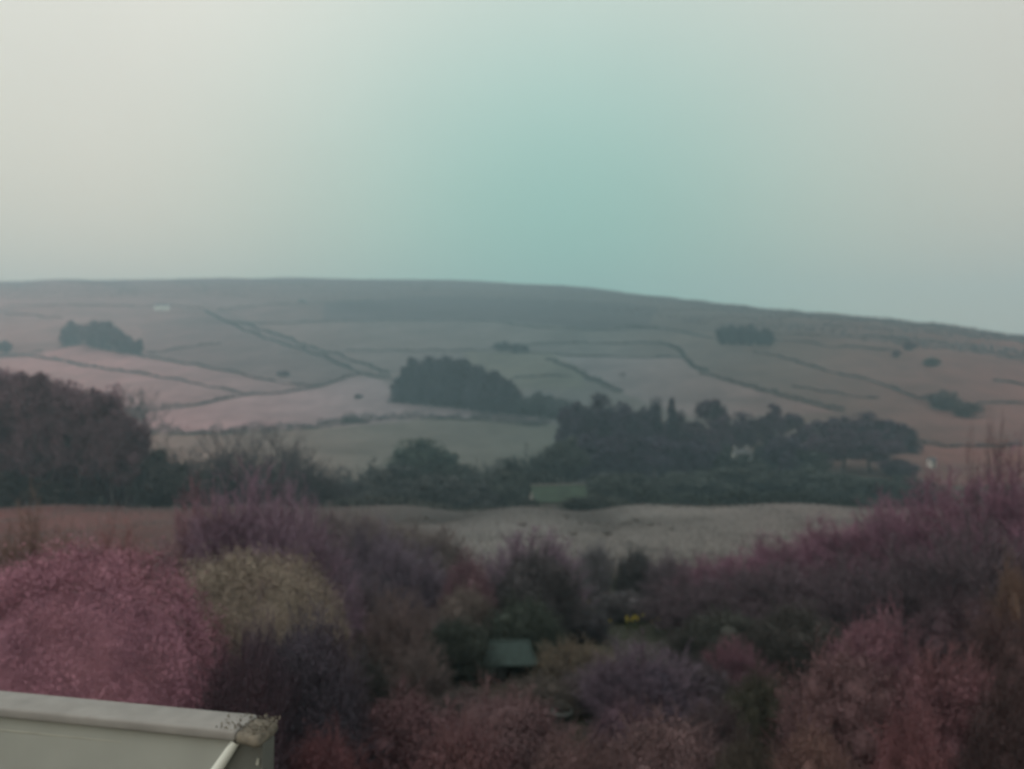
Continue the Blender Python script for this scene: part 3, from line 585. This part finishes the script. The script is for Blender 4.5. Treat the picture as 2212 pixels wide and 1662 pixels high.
# ------------------------------------------------------------------ buildings
def gable_house(dx, Y, w, d, eave, ridge, rz, label, wallm, roofm, name='cottage', chimney=True, base=None, wins=((-.3, .35), (.3, .35)), door=0.0):
    p = hit(dx, base) if base else np.array([U(dx)*Y, Y, tz(U(dx)*Y, Y)])
    o = empty(name, (p[0], p[1], p[2]-.2), rz); tag(o, label, 'house' if name == 'cottage' else 'shed')
    a, b = w/2, d/2
    v = np.array([[-a,-b,0],[a,-b,0],[a,b,0],[-a,b,0],[-a,-b,eave],[a,-b,eave],[a,b,eave],[-a,b,eave],[-a,0,ridge],[a,0,ridge]], float)
    me = bpy.data.meshes.new('wall'); me.from_pydata(v.tolist(), [], [(0,1,5,4),(2,3,7,6),(1,2,6,9,5),(3,0,4,8,7)]); me.materials.append(wallm); put('wall', me, o)
    ov = .35; sl = (ridge-eave)/b; e2 = eave - sl*ov
    vs, fs = [], []
    for s in (-1, 1):
        k = len(vs); A = a+ov
        vs += [[-A, s*(b+ov), e2+.06], [A, s*(b+ov), e2+.06], [A, 0, ridge+.06], [-A, 0, ridge+.06], [-A, s*(b+ov), e2+.26], [A, s*(b+ov), e2+.26], [A, 0, ridge+.26], [-A, 0, ridge+.26]]
        fs += [[q+k for q in g] for g in BOXF.tolist()]
    me = bpy.data.meshes.new('roof'); me.from_pydata(vs, [], fs); me.materials.append(roofm); rf = put('roof', me, o)
    v, f = box_vf(-a-ov, a+ov, -.16, .16, ridge+.2, ridge+.36); put('ridge_cap', mesh_np('ridge_cap', v, f, M_ROCK), rf)
    if chimney:
        for s in (-1, 1):
            v, f = box_vf(s*(a-.5)-.4, s*(a-.5)+.4, -.4, .4, ridge-.3, ridge+1.3); put('chimney', mesh_np('chimney', v, f, M_STONE), rf)
    for fx_, fz in wins:
        v, f = box_vf(fx_*w-.5, fx_*w+.5, -b-.06, -b+.1, eave*fz, eave*fz+1.2); wo = put('window', mesh_np('window', v, f, M_GLASS), o)
        v, f = box_vf(fx_*w-.65, fx_*w+.65, -b-.16, -b+.02, eave*fz-.14, eave*fz-.01); put('sill', mesh_np('sill', v, f, M_STONE), wo)
    if door is not None:
        v, f = box_vf(door*w-.5, door*w+.5, -b-.05, -b+.1, .2, 2.2); put('door', mesh_np('door', v, f, M_DARKWOOD), o)
    return o
gable_house(350, None, 15, 7, 4.8, 7.2, .12, 'tiny white cottage high on the left hillside', M_WHITE, M_SLATE, base=670)
gable_house(652, None, 9, 5, 2.6, 4.2, .1, 'faint stone barn high on the hillside beside the moor edge', M_STONE, M_SLATE, name='barn', chimney=False, base=652, wins=(), door=0.0)
gable_house(1600, 262, 5.2, 5, 4.4, 6.6, .3, 'white walled cottage half hidden in the valley wood', M_WHITE, M_SLATE)
gable_house(1205, 156, 9.5, 6, 2.6, 5.0, .18, 'low shed with mossy green roof and pale ridge in the valley', M_STONE, M_MOSSROOF, name='shed', chimney=False, wins=(), door=.25)
gable_house(1797, 236, 3.4, 3, 2.6, 3.8, .1, 'small pale hut under the right end of the valley wood', M_ROCK, M_SLATE, name='hut', chimney=False, wins=(), door=0.0)
gable_house(2012, 262, 1.7, 1.7, 2.0, 2.7, .3, 'tiny white hut right of the valley wood', M_WHITE, M_SLATE, name='hut', chimney=False, wins=(), door=0.0)

# ------------------------------------------------------------------ rough pasture: rush tussocks, tufts
def tuft(seed, n=90, spread=.5, h=1.0):
    rng = np.random.default_rng(seed); a_ = rng.uniform(0, 6.28, n); q = np.sqrt(rng.random(n))*spread*.4
    p0 = np.stack([np.cos(a_)*q, np.sin(a_)*q, np.zeros(n)], 1); ln = rng.uniform(.5, 1.0, n)*h; o_ = rng.uniform(.1, .55, n)
    p1 = p0 + np.stack([np.cos(a_)*ln*o_, np.sin(a_)*ln*o_, ln*np.sqrt(1-o_**2)], 1)
    v, f = prisms(p0, p1, np.full(n, .022), np.full(n, .006), 3); return mesh_np('blades', v, f, M_TWIG, False, np.repeat(rng.random(n), 6))
TUFT = [tuft(70+i) for i in range(3)]
for i, (dx, y, s, lb) in enumerate(((1178,131,.9,'highest rush tussock on the left knoll'),(1255,112,.8,'dark rush tussock below the hollow between the knolls'),(1222,119,1.0,'rush tussock on the right flank of the left knoll'),(1312,96,1.1,'largest rush tussock low in the middle of the pasture'),(1240,98,.9,'rush tussock left of the largest low one'),
        (1290,121,.8,'rush tussock in the hollow between the knolls'),(1460,131,1.0,'rush tussock on the right knoll'),(1405,104,.9,'rush tussock below the right knoll'),(1450,99,.7,'small rush tussock right of the low middle ones'),(1130,109,.9,'rush tussock low on the left knoll'),(1350,116,1.2,'broad rush tussock at the foot of the right knoll'),(1375,120,1.3,'broadest rush tussock at the foot of the right knoll'),(1530,126,.8,'rush tussock right of the right knoll top'),(920,125,.9,'rush tussock on the brown ground left of the knolls'))):
    x = U(dx)*y; o = put('rush_tussock', TUFT[i % 3], None, (x, y, tz(x, y)-.03), i*1.3, (s*1.3, s*1.3, s*.5), (.14, .13, .118))
    tag(o, lb, 'tussock', 'rush tussocks in the rough pasture')
rng = np.random.default_rng(9); n = 30000; y = rng.uniform(64, 143, n); u = rng.uniform(-.66, .62, n); x = u*y
p0 = np.stack([x, y, terrain(x, y)], 1); a_ = rng.uniform(0, 6.28, n); ln = rng.uniform(.12, .42, n)
p1 = p0 + np.stack([np.cos(a_)*ln*.5, np.sin(a_)*ln*.5, ln], 1); v, f = prisms(p0, p1, np.full(n, .03), np.full(n, .008), 3)
tag(put('rough_grass', mesh_np('rough_grass', v, f, M_TWIG, False, np.repeat(rng.random(n), 6)), color=(.14, .128, .125)), 'bleached rough grass over the pasture', None, None, 'stuff')
n = 42000; y = rng.uniform(9, 66, n)**1.0; u = rng.uniform(-.68, .68, n); x = u*y
p0 = np.stack([x, y, terrain(x, y)], 1); a_ = rng.uniform(0, 6.28, n); ln = rng.uniform(.10, .38, n)
p1 = p0 + np.stack([np.cos(a_)*ln*.6, np.sin(a_)*ln*.6, ln*.9], 1); v, f = prisms(p0, p1, np.full(n, .012), np.full(n, .003), 3)
tag(put('garden_grass', mesh_np('garden_grass', v, f, M_TWIG, False, np.repeat(rng.random(n), 6)), color=(.085, .08, .06)), 'dull unmown grass on the garden slope', None, None, 'stuff')

# ------------------------------------------------------------------ the garden
LEAFY = [leafy(80+i, 52000, .0072, .5, .0, 1.0, 75, .125) for i in range(4)]
TWIGGY = [twig_bush(90+i, 130, 20, 7, .5, .95, .0032) for i in range(4)]
SPIKY = [twig_bush(96+i, 170, 14, 5, .42, .62, .0032, wild=.18) for i in range(2)]
STEMS = []
for i in range(2):
    r_ = np.random.default_rng(110+i); P1 = sphere_pts(r_, 14)*np.array([.3, .3, .35]) + np.array([0, 0, .42]); P0 = P1*np.array([.15, .15, 0])
    v, f = prisms(P0, P1, np.full(14, .018), np.full(14, .007), 5); STEMS.append(mesh_np('stems', v, f, M_BARK, True))
def bush(kind, dx, w, top, Y, color, label, depth=1.0, cat='bush', name=None, group=None, rz=None, inner=None):
    x = U(dx)*Y; z = tz(x, Y); h = max(T(top)*Y - z, .3); wd = w*K/FX*Y
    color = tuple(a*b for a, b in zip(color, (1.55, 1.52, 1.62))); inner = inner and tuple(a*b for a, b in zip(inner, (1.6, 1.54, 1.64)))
    nm = name or {'leaf': 'leafy_bush', 'twig': 'bare_bush', 'spike': 'bare_bush'}[kind]
    o = empty(nm, (x, Y, z-.04), 0, (wd, wd*depth, h)); tag(o, label, cat, group)
    q = _rs.uniform(0, 6.28) if rz is None else rz
    if kind == 'leaf':
        put('foliage', LEAFY[_rs.randrange(4)], o, rz=q, color=color); put('stems', STEMS[_rs.randrange(2)], o, rz=q)
        put('twigs', TWIGGY[_rs.randrange(4)], o, rz=q+1, scale=(1.0, 1.0, .97), color=color)
    elif kind == 'twig':
        put('twigs', TWIGGY[_rs.randrange(4)], o, rz=q, color=color)
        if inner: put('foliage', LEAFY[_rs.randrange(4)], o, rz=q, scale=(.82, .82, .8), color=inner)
    else:
        put('twigs', SPIKY[_rs.randrange(2)], o, rz=q, color=color)
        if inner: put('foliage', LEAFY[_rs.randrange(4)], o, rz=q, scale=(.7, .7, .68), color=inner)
    return o
# shapes of the two clipped hedges at left, each its own mesh
def clipped(name, dx0, dx1, top, Y, dy, color, label, seed, n, leaf, ex=2.6, sharp=.0, tilt=0.):
    rng = np.random.default_rng(seed); xc = U((dx0+dx1)/2)*Y; hw = (dx1-dx0)*K/FX*Y/2; z = tz(xc, Y); h = T(top)*Y - z
    th = rng.uniform(0, 2*np.pi, n); ph = np.arccos(rng.uniform(0, 1, n))
    d = np.stack([np.sin(ph)*np.cos(th), np.sin(ph)*np.sin(th), np.cos(ph)], 1)
    rad = (np.abs(d)**ex).sum(1)**(-1/ex)
    bump = 1 + .035*np.sin(th*5+ph*4)*np.sin(ph*7+1) + .03*np.sin(th*11+2)*np.sin(ph*9) + .022*np.sin(th*23+ph*6)*np.sin(ph*19+th*4)
    s = d*(rad*bump*(1 - .06*np.abs(rng.normal(size=n)) + .035*np.abs(rng.normal(size=n))*(rng.random(n) < .25)))[:, None]
    c = s*np.array([hw, dy, h]); c[:, 2] *= 1 - tilt*(c[:, 0]/hw < 0)*(c[:, 0]/hw)**2
    v, f = leaves(rng, c, leaf, d); cl = .5 + .5*np.sin(c[:, 0]*7 + 2*np.sin(c[:, 2]*5))*np.sin(c[:, 2]*8 + c[:, 1]*5)
    tn = np.repeat(np.clip(.6*rng.random(n) + .4*cl, 0, 1), 4)
    g1, g2 = np.meshgrid(np.linspace(0, 2*np.pi, 33)[:-1], np.linspace(0, np.pi/2, 14)); dd_ = np.stack([np.sin(g2)*np.cos(g1), np.sin(g2)*np.sin(g1), np.cos(g2)], -1).reshape(-1, 3)
    cv = dd_*((np.abs(dd_)**ex).sum(1)**(-1/ex))[:, None]*np.array([hw, dy, h])*.86; cv[:, 2] *= 1 - tilt*(cv[:, 0]/hw < 0)*(cv[:, 0]/hw)**2
    i = np.arange(13)[:, None]*32; j = np.arange(32); cf = np.stack([i+j, i+32+j, i+32+(j+1) % 32, i+(j+1) % 32], -1).reshape(-1, 4)
    V, F = merge([(v, f), (cv, cf)])
    o = empty(name, (xc, Y, z-.03)); tag(o, label, 'hedge')
    put('foliage', mesh_np('foliage', V, F, M_LEAF, False, np.concatenate([tn, np.full(len(cv), .5)])), o, color=color)
    put('stems', STEMS[0], o, scale=(hw*1.6, dy*1.6, h*.9))
    return o
clipped('clipped_hedge', -190, 500, 1196, 13.6, 2.0, (.31, .155, .205), 'big mauve domed hedge behind the pale parapet', 201, 130000, .016, 2.7, tilt=.24)
clipped('clipped_hedge', 300, 762, 1210, 16.5, 1.7, (.235, .20, .168), 'olive domed hedge adjoining the mauve hedge on its right', 202, 100000, .016, 3.1)
bush('leaf', 645, 290, 1335, 14.0, (.056, .05, .062), 'dark evergreen shrub below the olive hedge', .8)
bush('leaf', 505, 240, 1425, 12.0, (.05, .034, .042), 'dark maroon shrub added as shade of the mauve hedge at the parapet end', .8)  # shrub added to stand in for dark shading low on the mauve hedge
bush('leaf', 715, 170, 1345, 14.6, (.062, .05, .058), 'dark shrub under the right end of the olive hedge', .8)
bush('leaf', 560, 190, 1350, 13.4, (.064, .05, .062), 'dark purple shrub between the mauve and olive hedges', .8)
bush('spike', 545, 400, 1098, 25, (.13, .09, .118), 'large spiky purple bare bush behind the two domed hedges', .9, inner=(.09, .065, .085))
bush('twig', 640, 260, 1110, 24, (.15, .11, .14), 'lower purple bare bush right of the spiky one', .9, inner=(.055, .04, .055))
bush('twig', 440, 230, 1100, 26, (.16, .098, .115), 'reddish bare bush left of the spiky purple one', .9, inner=(.07, .04, .05))
bush('twig', 75, 210, 1130, 23, (.13, .09, .075), 'tawny twiggy bush above the left end of the mauve hedge')
bush('leaf', 10, 80, 1250, 17, (.04, .035, .033), 'dark shrub at the left edge beside the mauve hedge')
bush('twig', 240, 180, 1150, 30, (.17, .09, .085), 'reddish thin bush behind the mauve hedge top')
PV = (.10, .085, .105)
bush('twig', 790, 200, 1140, 36, PV, 'grey violet bare bush at the left foot of the pasture', inner=(.06, .055, .065))
bush('twig', 865, 230, 1175, 34, PV, 'grey violet bare bush left of the pink one', inner=(.055, .05, .062))
bush('twig', 790, 170, 1260, 28, (.09, .075, .082), 'brown violet bush right of the olive hedge', inner=(.05, .043, .05))
bush('twig', 850, 190, 1300, 24, (.115, .09, .085), 'fawn feathery bush in the middle of the garden', inner=(.075, .06, .057))
for dx, w, top, Y, c_, lb in ((715, 170, 1108, 62, (.11, .09, .092), 'thin grey brown scrub at the far left of the pasture'), (800, 170, 1118, 60, (.115, .095, .092), 'grey brown scrub on the left pasture slope'), (880, 160, 1134, 58, (.115, .10, .092), 'tawny scrub lower on the left pasture slope'), (955, 150, 1152, 55, (.11, .095, .09), 'tawny scrub left of the mauve twigs'),
                              (1215, 130, 1200, 50, (.10, .09, .095), 'grey scrub between the mauve twigs and the pale grey bush'), (620, 190, 1110, 40, (.12, .09, .105), 'violet scrub right of the spiky bush'), (1470, 130, 1215, 50, (.10, .08, .092), 'grey violet scrub at the right foot of the pasture')):
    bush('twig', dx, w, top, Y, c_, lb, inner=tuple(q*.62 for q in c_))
for dx, w, top, Y, c_, lb in ((905, 180, 1330, 30, (.05,.043,.046), 'dark brown bush above the fawn feathery one'), (1510, 150, 1345, 30, (.045,.043,.04), 'dark low bush right of the yellow flowers edge'), (1500, 170, 1430, 22, (.055,.046,.052), 'dark shrub right behind the purple dome'), (1160, 170, 1460, 22, (.06,.052,.045), 'olive shrub below the green roofed shelter right side'), (1000, 160, 1490, 20, (.055,.046,.043), 'brown shrub below the dark green bush'), (1270, 150, 1440, 23, (.06,.05,.05), 'brown shrub left of the purple dome'), (1530, 170, 1520, 16, (.06,.045,.048), 'maroon shrub below right of the purple dome')):
    bush('leaf', dx, w, top, Y, c_, lb)
bush('leaf', 1008, 120, 1203, 33, (.115, .072, .084), 'pink leaved bush above the green roofed shelter')
bush('leaf', 1000, 140, 1268, 31, (.10, .085, .075), 'tan bush below the pink one')
bush('leaf', 1155, 210, 1190, 34, (.052, .05, .052), 'dark rounded bush right of the pink one')
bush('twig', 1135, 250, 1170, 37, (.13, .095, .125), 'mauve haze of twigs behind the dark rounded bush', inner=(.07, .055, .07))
bush('leaf', 1130, 170, 1290, 30, (.036, .046, .036), 'dark green bush directly behind the green roofed shelter')
bush('leaf', 985, 170, 1335, 27, (.034, .042, .034), 'dark green bush left of the green roofed shelter')
bush('leaf', 770, 150, 1400, 20, (.036, .036, .034), 'dark shrub at the right foot of the olive hedge')
bush('twig', 905, 150, 1400, 22, (.085, .07, .065), 'brown grassy bush left of the dark green shrubs', inner=(.05, .042, .04))
bush('twig', 1235, 180, 1385, 27, (.10, .085, .062), 'olive brown grassy bush right of the shelter', inner=(.06, .052, .042))
bush('leaf', 1260, 120, 1310, 36, (.045, .043, .048), 'dark low bush left of the yellow flowers')
bush('spike', 1290, 110, 1190, 46, (.115, .115, .12), 'pale grey twiggy bush at the pasture foot', inner=(.085, .085, .09))
bush('leaf', 1372, 90, 1185, 46, (.05, .052, .053), 'upright dark bush at the pasture foot')
bush('twig', 1440, 110, 1200, 45, (.10, .085, .095), 'greyish bare bush right of the upright dark one', inner=(.06, .053, .06))
bush('leaf', 1350, 130, 1275, 42, (.06, .058, .06), 'grey low bush just above the yellow flowers')
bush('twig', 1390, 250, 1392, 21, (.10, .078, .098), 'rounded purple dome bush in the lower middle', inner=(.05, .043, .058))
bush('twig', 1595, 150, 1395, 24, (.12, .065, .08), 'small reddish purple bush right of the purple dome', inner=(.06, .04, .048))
bush('leaf', 1640, 190, 1460, 17, (.042, .042, .03), 'dark olive shrub right of the purple dome')
# the purple mass at right
RP = (.14, .076, .104); RD = (.052, .04, .046)
for dx, w, top, Y, lb in ((1545, 220, 1215, 44, 'lowest purple bare bush at the left end of the big right thicket'), (1660, 260, 1178, 43, 'purple bare bush second from the left in the right thicket'), (1780, 280, 1142, 42, 'purple bare bush in the middle of the right thicket'),
                          (1900, 300, 1106, 42, 'tall purple bare bush right of the thicket middle'), (2040, 330, 1054, 40, 'taller purple bare bush near the right edge'), (2190, 320, 1020, 37, 'tallest purple bare bush cut by the right edge')):
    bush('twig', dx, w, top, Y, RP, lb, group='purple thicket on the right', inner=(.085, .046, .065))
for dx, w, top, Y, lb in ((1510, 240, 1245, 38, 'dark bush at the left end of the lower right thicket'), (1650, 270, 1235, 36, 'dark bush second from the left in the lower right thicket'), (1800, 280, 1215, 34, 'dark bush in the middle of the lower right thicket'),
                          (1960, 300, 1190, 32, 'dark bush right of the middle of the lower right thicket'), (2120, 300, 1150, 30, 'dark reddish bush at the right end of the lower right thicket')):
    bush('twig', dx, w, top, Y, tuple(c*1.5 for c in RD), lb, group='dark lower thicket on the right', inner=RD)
for dx, w, top, Y, c_, lb in ((1570, 200, 1320, 29, (.04,.042,.036), 'dark green shrub right of the yellow flowers'), (1720, 220, 1310, 27, (.042,.04,.036), 'dark shrub above the right front bush'), (2080, 240, 1290, 24, (.055,.036,.042), 'dark maroon shrub right of the russet front bush top')):
    bush('leaf', dx, w, top, Y, c_, lb)
for dx, w, top, lb in ((2146, 46, 842, 'taller bare sapling above the right thicket'), (2105, 36, 905, 'shorter bare sapling left of the taller one'), (2185, 50, 900, 'bare sapling nearest the right edge')):
    tree('bare', dx, w, top, Y=39, label=lb, color=(.085, .05, .06), name='bare_sapling')
# front bushes
RS = (.155, .085, .09)
bush('leaf', 1895, 230, 1322, 17.5, (.125, .068, .082), 'russet bush at right, its upper lobe highest')
bush('leaf', 1830, 320, 1415, 15.0, (.095, .058, .06), 'broad brown bush at lower right')
bush('leaf', 2030, 280, 1425, 14.5, (.115, .06, .066), 'reddish bush right of the broad brown one')
bush('leaf', 2190, 220, 1470, 13.0, (.055, .036, .036), 'dark bush in the bottom right corner')
bush('leaf', 2195, 120, 1225, 20, (.10, .066, .05), 'orange brown leaved bush cut by the right edge')
bush('leaf', 2190, 240, 1330, 17.5, (.06, .038, .038), 'dark brown bush below the orange brown one')
bush('leaf', 1960, 200, 1560, 11.5, (.12, .058, .062), 'red tinged bush at the bottom right of the frame')
bush('leaf', 1770, 200, 1570, 11.5, (.10, .062, .055), 'brown bush at the bottom edge below the broad brown one')
bush('leaf', 860, 340, 1505, 15.0, (.10, .058, .062), 'broad reddish bush at the bottom, left of centre')
bush('leaf', 1080, 300, 1492, 15.5, (.105, .068, .07), 'reddish brown bush at the bottom centre')
bush('leaf', 1240, 240, 1592, 12.8, (.10, .066, .064), 'brown bush before the grey green planter')
bush('leaf', 1430, 330, 1560, 13.0, (.095, .064, .064), 'brown bush at the bottom right of centre')
bush('leaf', 700, 200, 1575, 12.6, (.105, .05, .055), 'maroon bush right of the parapet corner')
bush('leaf', 1350, 160, 1510, 17.0, (.075, .05, .062), 'dark maroon bush under the purple dome')
bush('leaf', 980, 260, 1580, 12.2, (.10, .056, .058), 'red brown bush at the bottom edge, centre left')
bush('leaf', 1610, 170, 1590, 12.5, (.06, .052, .042), 'dark olive bush at the bottom edge')

# green roofed shelter
def shelter():
    Y = 27.5; x = U(1100)*Y; z = tz(x, Y); o = empty('garden_shelter', (x, Y, z), .06); tag(o, 'small dark wooden garden shelter with a green hipped roof', 'shelter')
    a, b, ez, rz_ = .86, .60, .72, 1.30
    for s in (-1, 1):
        for q in (-1, 1):
            v, f = box_vf(s*.66-.07, s*.66+.07, q*.42-.06, q*.42+.06, -.1, ez); put('post', mesh_np('post', v, f, M_DARKWOOD), o)
    v, f = box_vf(-.6, .6, .34, .40, -.05, ez); put('back_panel', mesh_np('back_panel', v, f, M_DARKWOOD), o)
    v, f = box_vf(-.59, -.14, -.40, -.34, -.05, ez-.04); put('front_panel', mesh_np('front_panel', v, f, M_DARKWOOD), o)
    v = [[-a,-b,ez],[a,-b,ez],[a,b,ez],[-a,b,ez],[-.62,-.02,rz_],[.62,-.02,rz_],[.62,.02,rz_],[-.62,.02,rz_],[-a,-b,ez-.05],[a,-b,ez-.05],[a,b,ez-.05],[-a,b,ez-.05]]
    me = bpy.data.meshes.new('roof'); me.from_pydata(v, [], [(0,1,5,4),(1,2,6,5),(2,3,7,6),(3,0,4,7),(4,5,6,7),(8,11,10,9),(0,8,9,1),(1,9,10,2),(2,10,11,3),(3,11,8,0)]); me.materials.append(M_GREENROOF); rf = put('roof', me, o)
    v, f = prisms([[-a,-b,ez+.02],[a,-b,ez+.02],[-.62,0,rz_+.02]], [[-.62,-.02,rz_+.02],[.62,-.02,rz_+.02],[.62,0,rz_+.02]], np.full(3, .035), np.full(3, .035), 6)
    put('ridge_trim', mesh_np('ridge_trim', v, f, M_GREENROOF), rf)
shelter()
# yellow flowers: clumps of daffodils
fl = []
for k in range(6):
    a_ = k*math.pi/3; r = .07; d = np.array([math.cos(a_), -.15, math.sin(a_)]); e1 = np.array([-math.sin(a_), 0, math.cos(a_)])
    fl.append((np.array([d*.0, d*r*.6+e1*r*.4, d*r*1.1, d*r*.6-e1*r*.4]), np.array([[0, 1, 2, 3]])))
fl.append(prisms([[0, 0, 0]], [[0, -.06, 0]], np.array([.02]), np.array([.034]), 6))
FLOWER = mesh_np('flower', *merge(fl), M_YELLOW)
def daffodils(dx, dy, n, s, label, seed):
    rng = np.random.default_rng(seed); Y = 39.; 
    yy = np.linspace(24, 60, 700); i = np.argmin(np.abs(terrain(U(dx)*yy, yy)/yy - T(dy))); Y = yy[i]; x = U(dx)*Y
    o = empty('daffodil_clump', (x, Y, tz(x, Y))); tag(o, label, 'flowers', 'yellow daffodil clumps')
    p = rng.normal(size=(n, 2))*np.array([s, s*.5]); h = rng.uniform(.35, .62, n)
    p0 = np.stack([p[:, 0], p[:, 1], np.zeros(n)], 1); p1 = p0 + np.stack([rng.normal(size=n)*.05, rng.normal(size=n)*.05, h], 1)
    v, f = prisms(np.repeat(p0, 4, 0), np.repeat(p0, 4, 0) + np.stack([rng.normal(size=n*4)*.09, rng.normal(size=n*4)*.09, rng.uniform(.2, .45, n*4)], 1), np.full(n*4, .012), np.full(n*4, .003), 3)
    sv, sf = prisms(p0, p1, np.full(n, .008), np.full(n, .006), 3); v, f = merge([(v, f), (sv, sf)]); put('leaves', mesh_np('leaves', v, f, M_STEM), o)
    for q in range(n): put('flower', FLOWER, o, tuple(p1[q]), rng.normal()*.5)
daffodils(1368, 1358, 16, .42, 'wide clump of yellow daffodils under the dark bushes', 1)
daffodils(1424, 1356, 9, .12, 'brightest tight clump of yellow daffodils right of the wide one', 2)
daffodils(1453, 1366, 5, .16, 'small yellow daffodil clump at the right end', 3)
daffodils(1257, 1322, 6, .22, 'yellow daffodil clump farthest left', 4)
# planter and pale stones
def planter():
    Y = 20.3; x = U(1214)*Y; z = tz(x, Y); o = empty('garden_planter', (x, Y, z)); tag(o, 'grey green tapered planter among the bottom bushes', 'planter')
    prof = [(.17, 0), (.23, .50), (.26, .51), (.26, .60), (.22, .60), (.21, .52)]; k = 20; an = np.arange(k)*2*np.pi/k
    v = np.concatenate([np.stack([np.cos(an)*r, np.sin(an)*r, np.full(k, h)], 1) for r, h in prof]); i = np.arange(len(prof)-1)[:, None]*k; j = np.arange(k)
    f = np.stack([i+j, i+(j+1) % k, i+k+(j+1) % k, i+k+j], -1).reshape(-1, 4); put('pot', mesh_np('pot', v, f, M_POT, True), o)
    me = bpy.data.meshes.new('soil'); me.from_pydata([(math.cos(a_)*.212, math.sin(a_)*.212, .54) for a_ in an], [], [tuple(range(k))]); me.materials.append(M_BARK); put('soil', me, o)
    put('plant', LEAFY[0], o, (0, 0, .50), scale=(.52, .52, .34), color=(.07, .065, .06))
planter()
for i, (dx, dy, s, lb) in enumerate(((1010, 1518, .16, 'leftmost pale stone in the gap above the bottom bushes'), (1042, 1522, .2, 'middle pale stone in the gap above the bottom bushes'), (1066, 1514, .15, 'rightmost pale stone in the gap above the bottom bushes'), (1380, 1527, .16, 'pale stone at the foot of the purple dome'))):
    yy = np.linspace(12, 40, 700); q = np.argmin(np.abs(terrain(U(dx)*yy, yy)/yy - T(dy))); Y = yy[q]; x = U(dx)*Y
    rng = np.random.default_rng(300+i); g1, g2 = np.meshgrid(np.linspace(0, 2*np.pi, 11)[:-1], np.linspace(0, np.pi, 7)); d = np.stack([np.sin(g2)*np.cos(g1), np.sin(g2)*np.sin(g1), np.cos(g2)], -1).reshape(-1, 3)
    v = d*np.array([1.2, .9, .65])*s*(1 + .12*rng.normal(size=(len(d), 1))); a_ = np.arange(6)[:, None]*10; j = np.arange(10); f = np.stack([a_+j, a_+10+j, a_+10+(j+1) % 10, a_+(j+1) % 10], -1).reshape(-1, 4)
    tag(put('pale_stone', mesh_np('pale_stone', v, f, M_ROCK, True), None, (x, Y, tz(x, Y)+.05)), lb, 'stone', 'pale stones in the garden')

# ------------------------------------------------------------------ the parapet at lower left
def parapet():
    zt = -2.30                                         # top of the coping
    def pt(dx, dy, z): y = z/T(dy); return np.array([U(dx)*y, y])
    A = pt(0, 1490, zt); B = pt(586, 1545, zt)          # far top edge of the coping in plan
    d = (B-A)/np.linalg.norm(B-A); n_ = np.array([d[1], -d[0]])   # towards the camera
    rz = math.atan2(d[1], d[0]); ln = np.linalg.norm(B-A) + 3.2
    o = empty('parapet_wall', (B[0], B[1], zt), rz); tag(o, 'pale rendered parapet with weathered coping at lower left', 'wall')
    def bev(name, x0, x1, y0, y1, z0, z1, m, b, par, seg=3):
        v, f = box_vf(x0, x1, y0, y1, z0, z1); me = mesh_np(name, v, f, m); q = put(name, me, par)
        bm_ = q.modifiers.new('bevel', 'BEVEL'); bm_.width = b; bm_.segments = seg; return q
    # local x runs along the wall to the right, local -y faces the camera
    cw = .30
    bev('coping', -ln, -.10, -cw, 0, -.075, 0, M_COPING, .02, o)
    end = bev('coping_end', -.098, .085, -cw-.012, -.03, -.098, -.012, M_MOSS, .035, o, 4); end.rotation_euler = (0, .10, 0)
    yf, yb = -cw+.05, -.06                              # front and back faces of the wall below the coping
    def prism(name, out_, y0, y1, m):
        k = len(out_); v = [(x, y0, z) for x, z in out_] + [(x, y1, z) for x, z in out_]
        f = [tuple(range(k)), tuple(range(2*k-1, k-1, -1))] + [(a, a+k, (a+1) % k + k, (a+1) % k) for a in range(k)]
        me = bpy.data.meshes.new(name); me.from_pydata(v, [], f); me.materials.append(m); return put(name, me, o)
    # the splayed corner: the pale face stops at a slanting white trim, shade is coloured into the flat return panel
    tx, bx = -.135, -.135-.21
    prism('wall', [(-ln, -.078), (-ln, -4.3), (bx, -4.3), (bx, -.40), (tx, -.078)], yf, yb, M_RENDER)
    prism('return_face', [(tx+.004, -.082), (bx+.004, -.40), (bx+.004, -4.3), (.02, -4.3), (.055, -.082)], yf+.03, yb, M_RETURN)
    v, f = prisms([[tx+.012, yf+.004, -.088], [bx+.012, yf+.004, -.395]], [[bx+.012, yf+.004, -.395], [bx+.012, yf+.004, -4.2]], np.array([.030, .042]), np.array([.042, .042]), 10)
    put('corner_trim', mesh_np('corner_trim', v, f, M_TRIM, True), o)
    v, f = prisms([[-ln+.1, yf+.012, -.20]], [[-1.0, yf+.010, -.178]], np.array([.02]), np.array([.012]), 8); put('bead', mesh_np('bead', v, f, M_BEAD, True), o)
    v, f = prisms([[.03, yf+.02, -.20]], [[.022, yf+.02, -.24]], np.array([.009]), np.array([.012]), 8); put('pipe_clip', mesh_np('pipe_clip', v, f, M_BEAD, True), o)
    rng = np.random.default_rng(77); n = 500; c = np.stack([rng.uniform(-.30, .09, n)**1, rng.uniform(-cw, -.02, n), rng.uniform(-.015, .015, n)], 1)
    c = c[(rng.random(n) < np.clip((c[:, 0]+.30)/.3, .05, 1))]; v, f = leaves(rng, c, .009, np.tile([0, 0, 1.], (len(c), 1)))
    m = put('moss', mesh_np('moss', v, f, M_MOSS), o)
parapet()
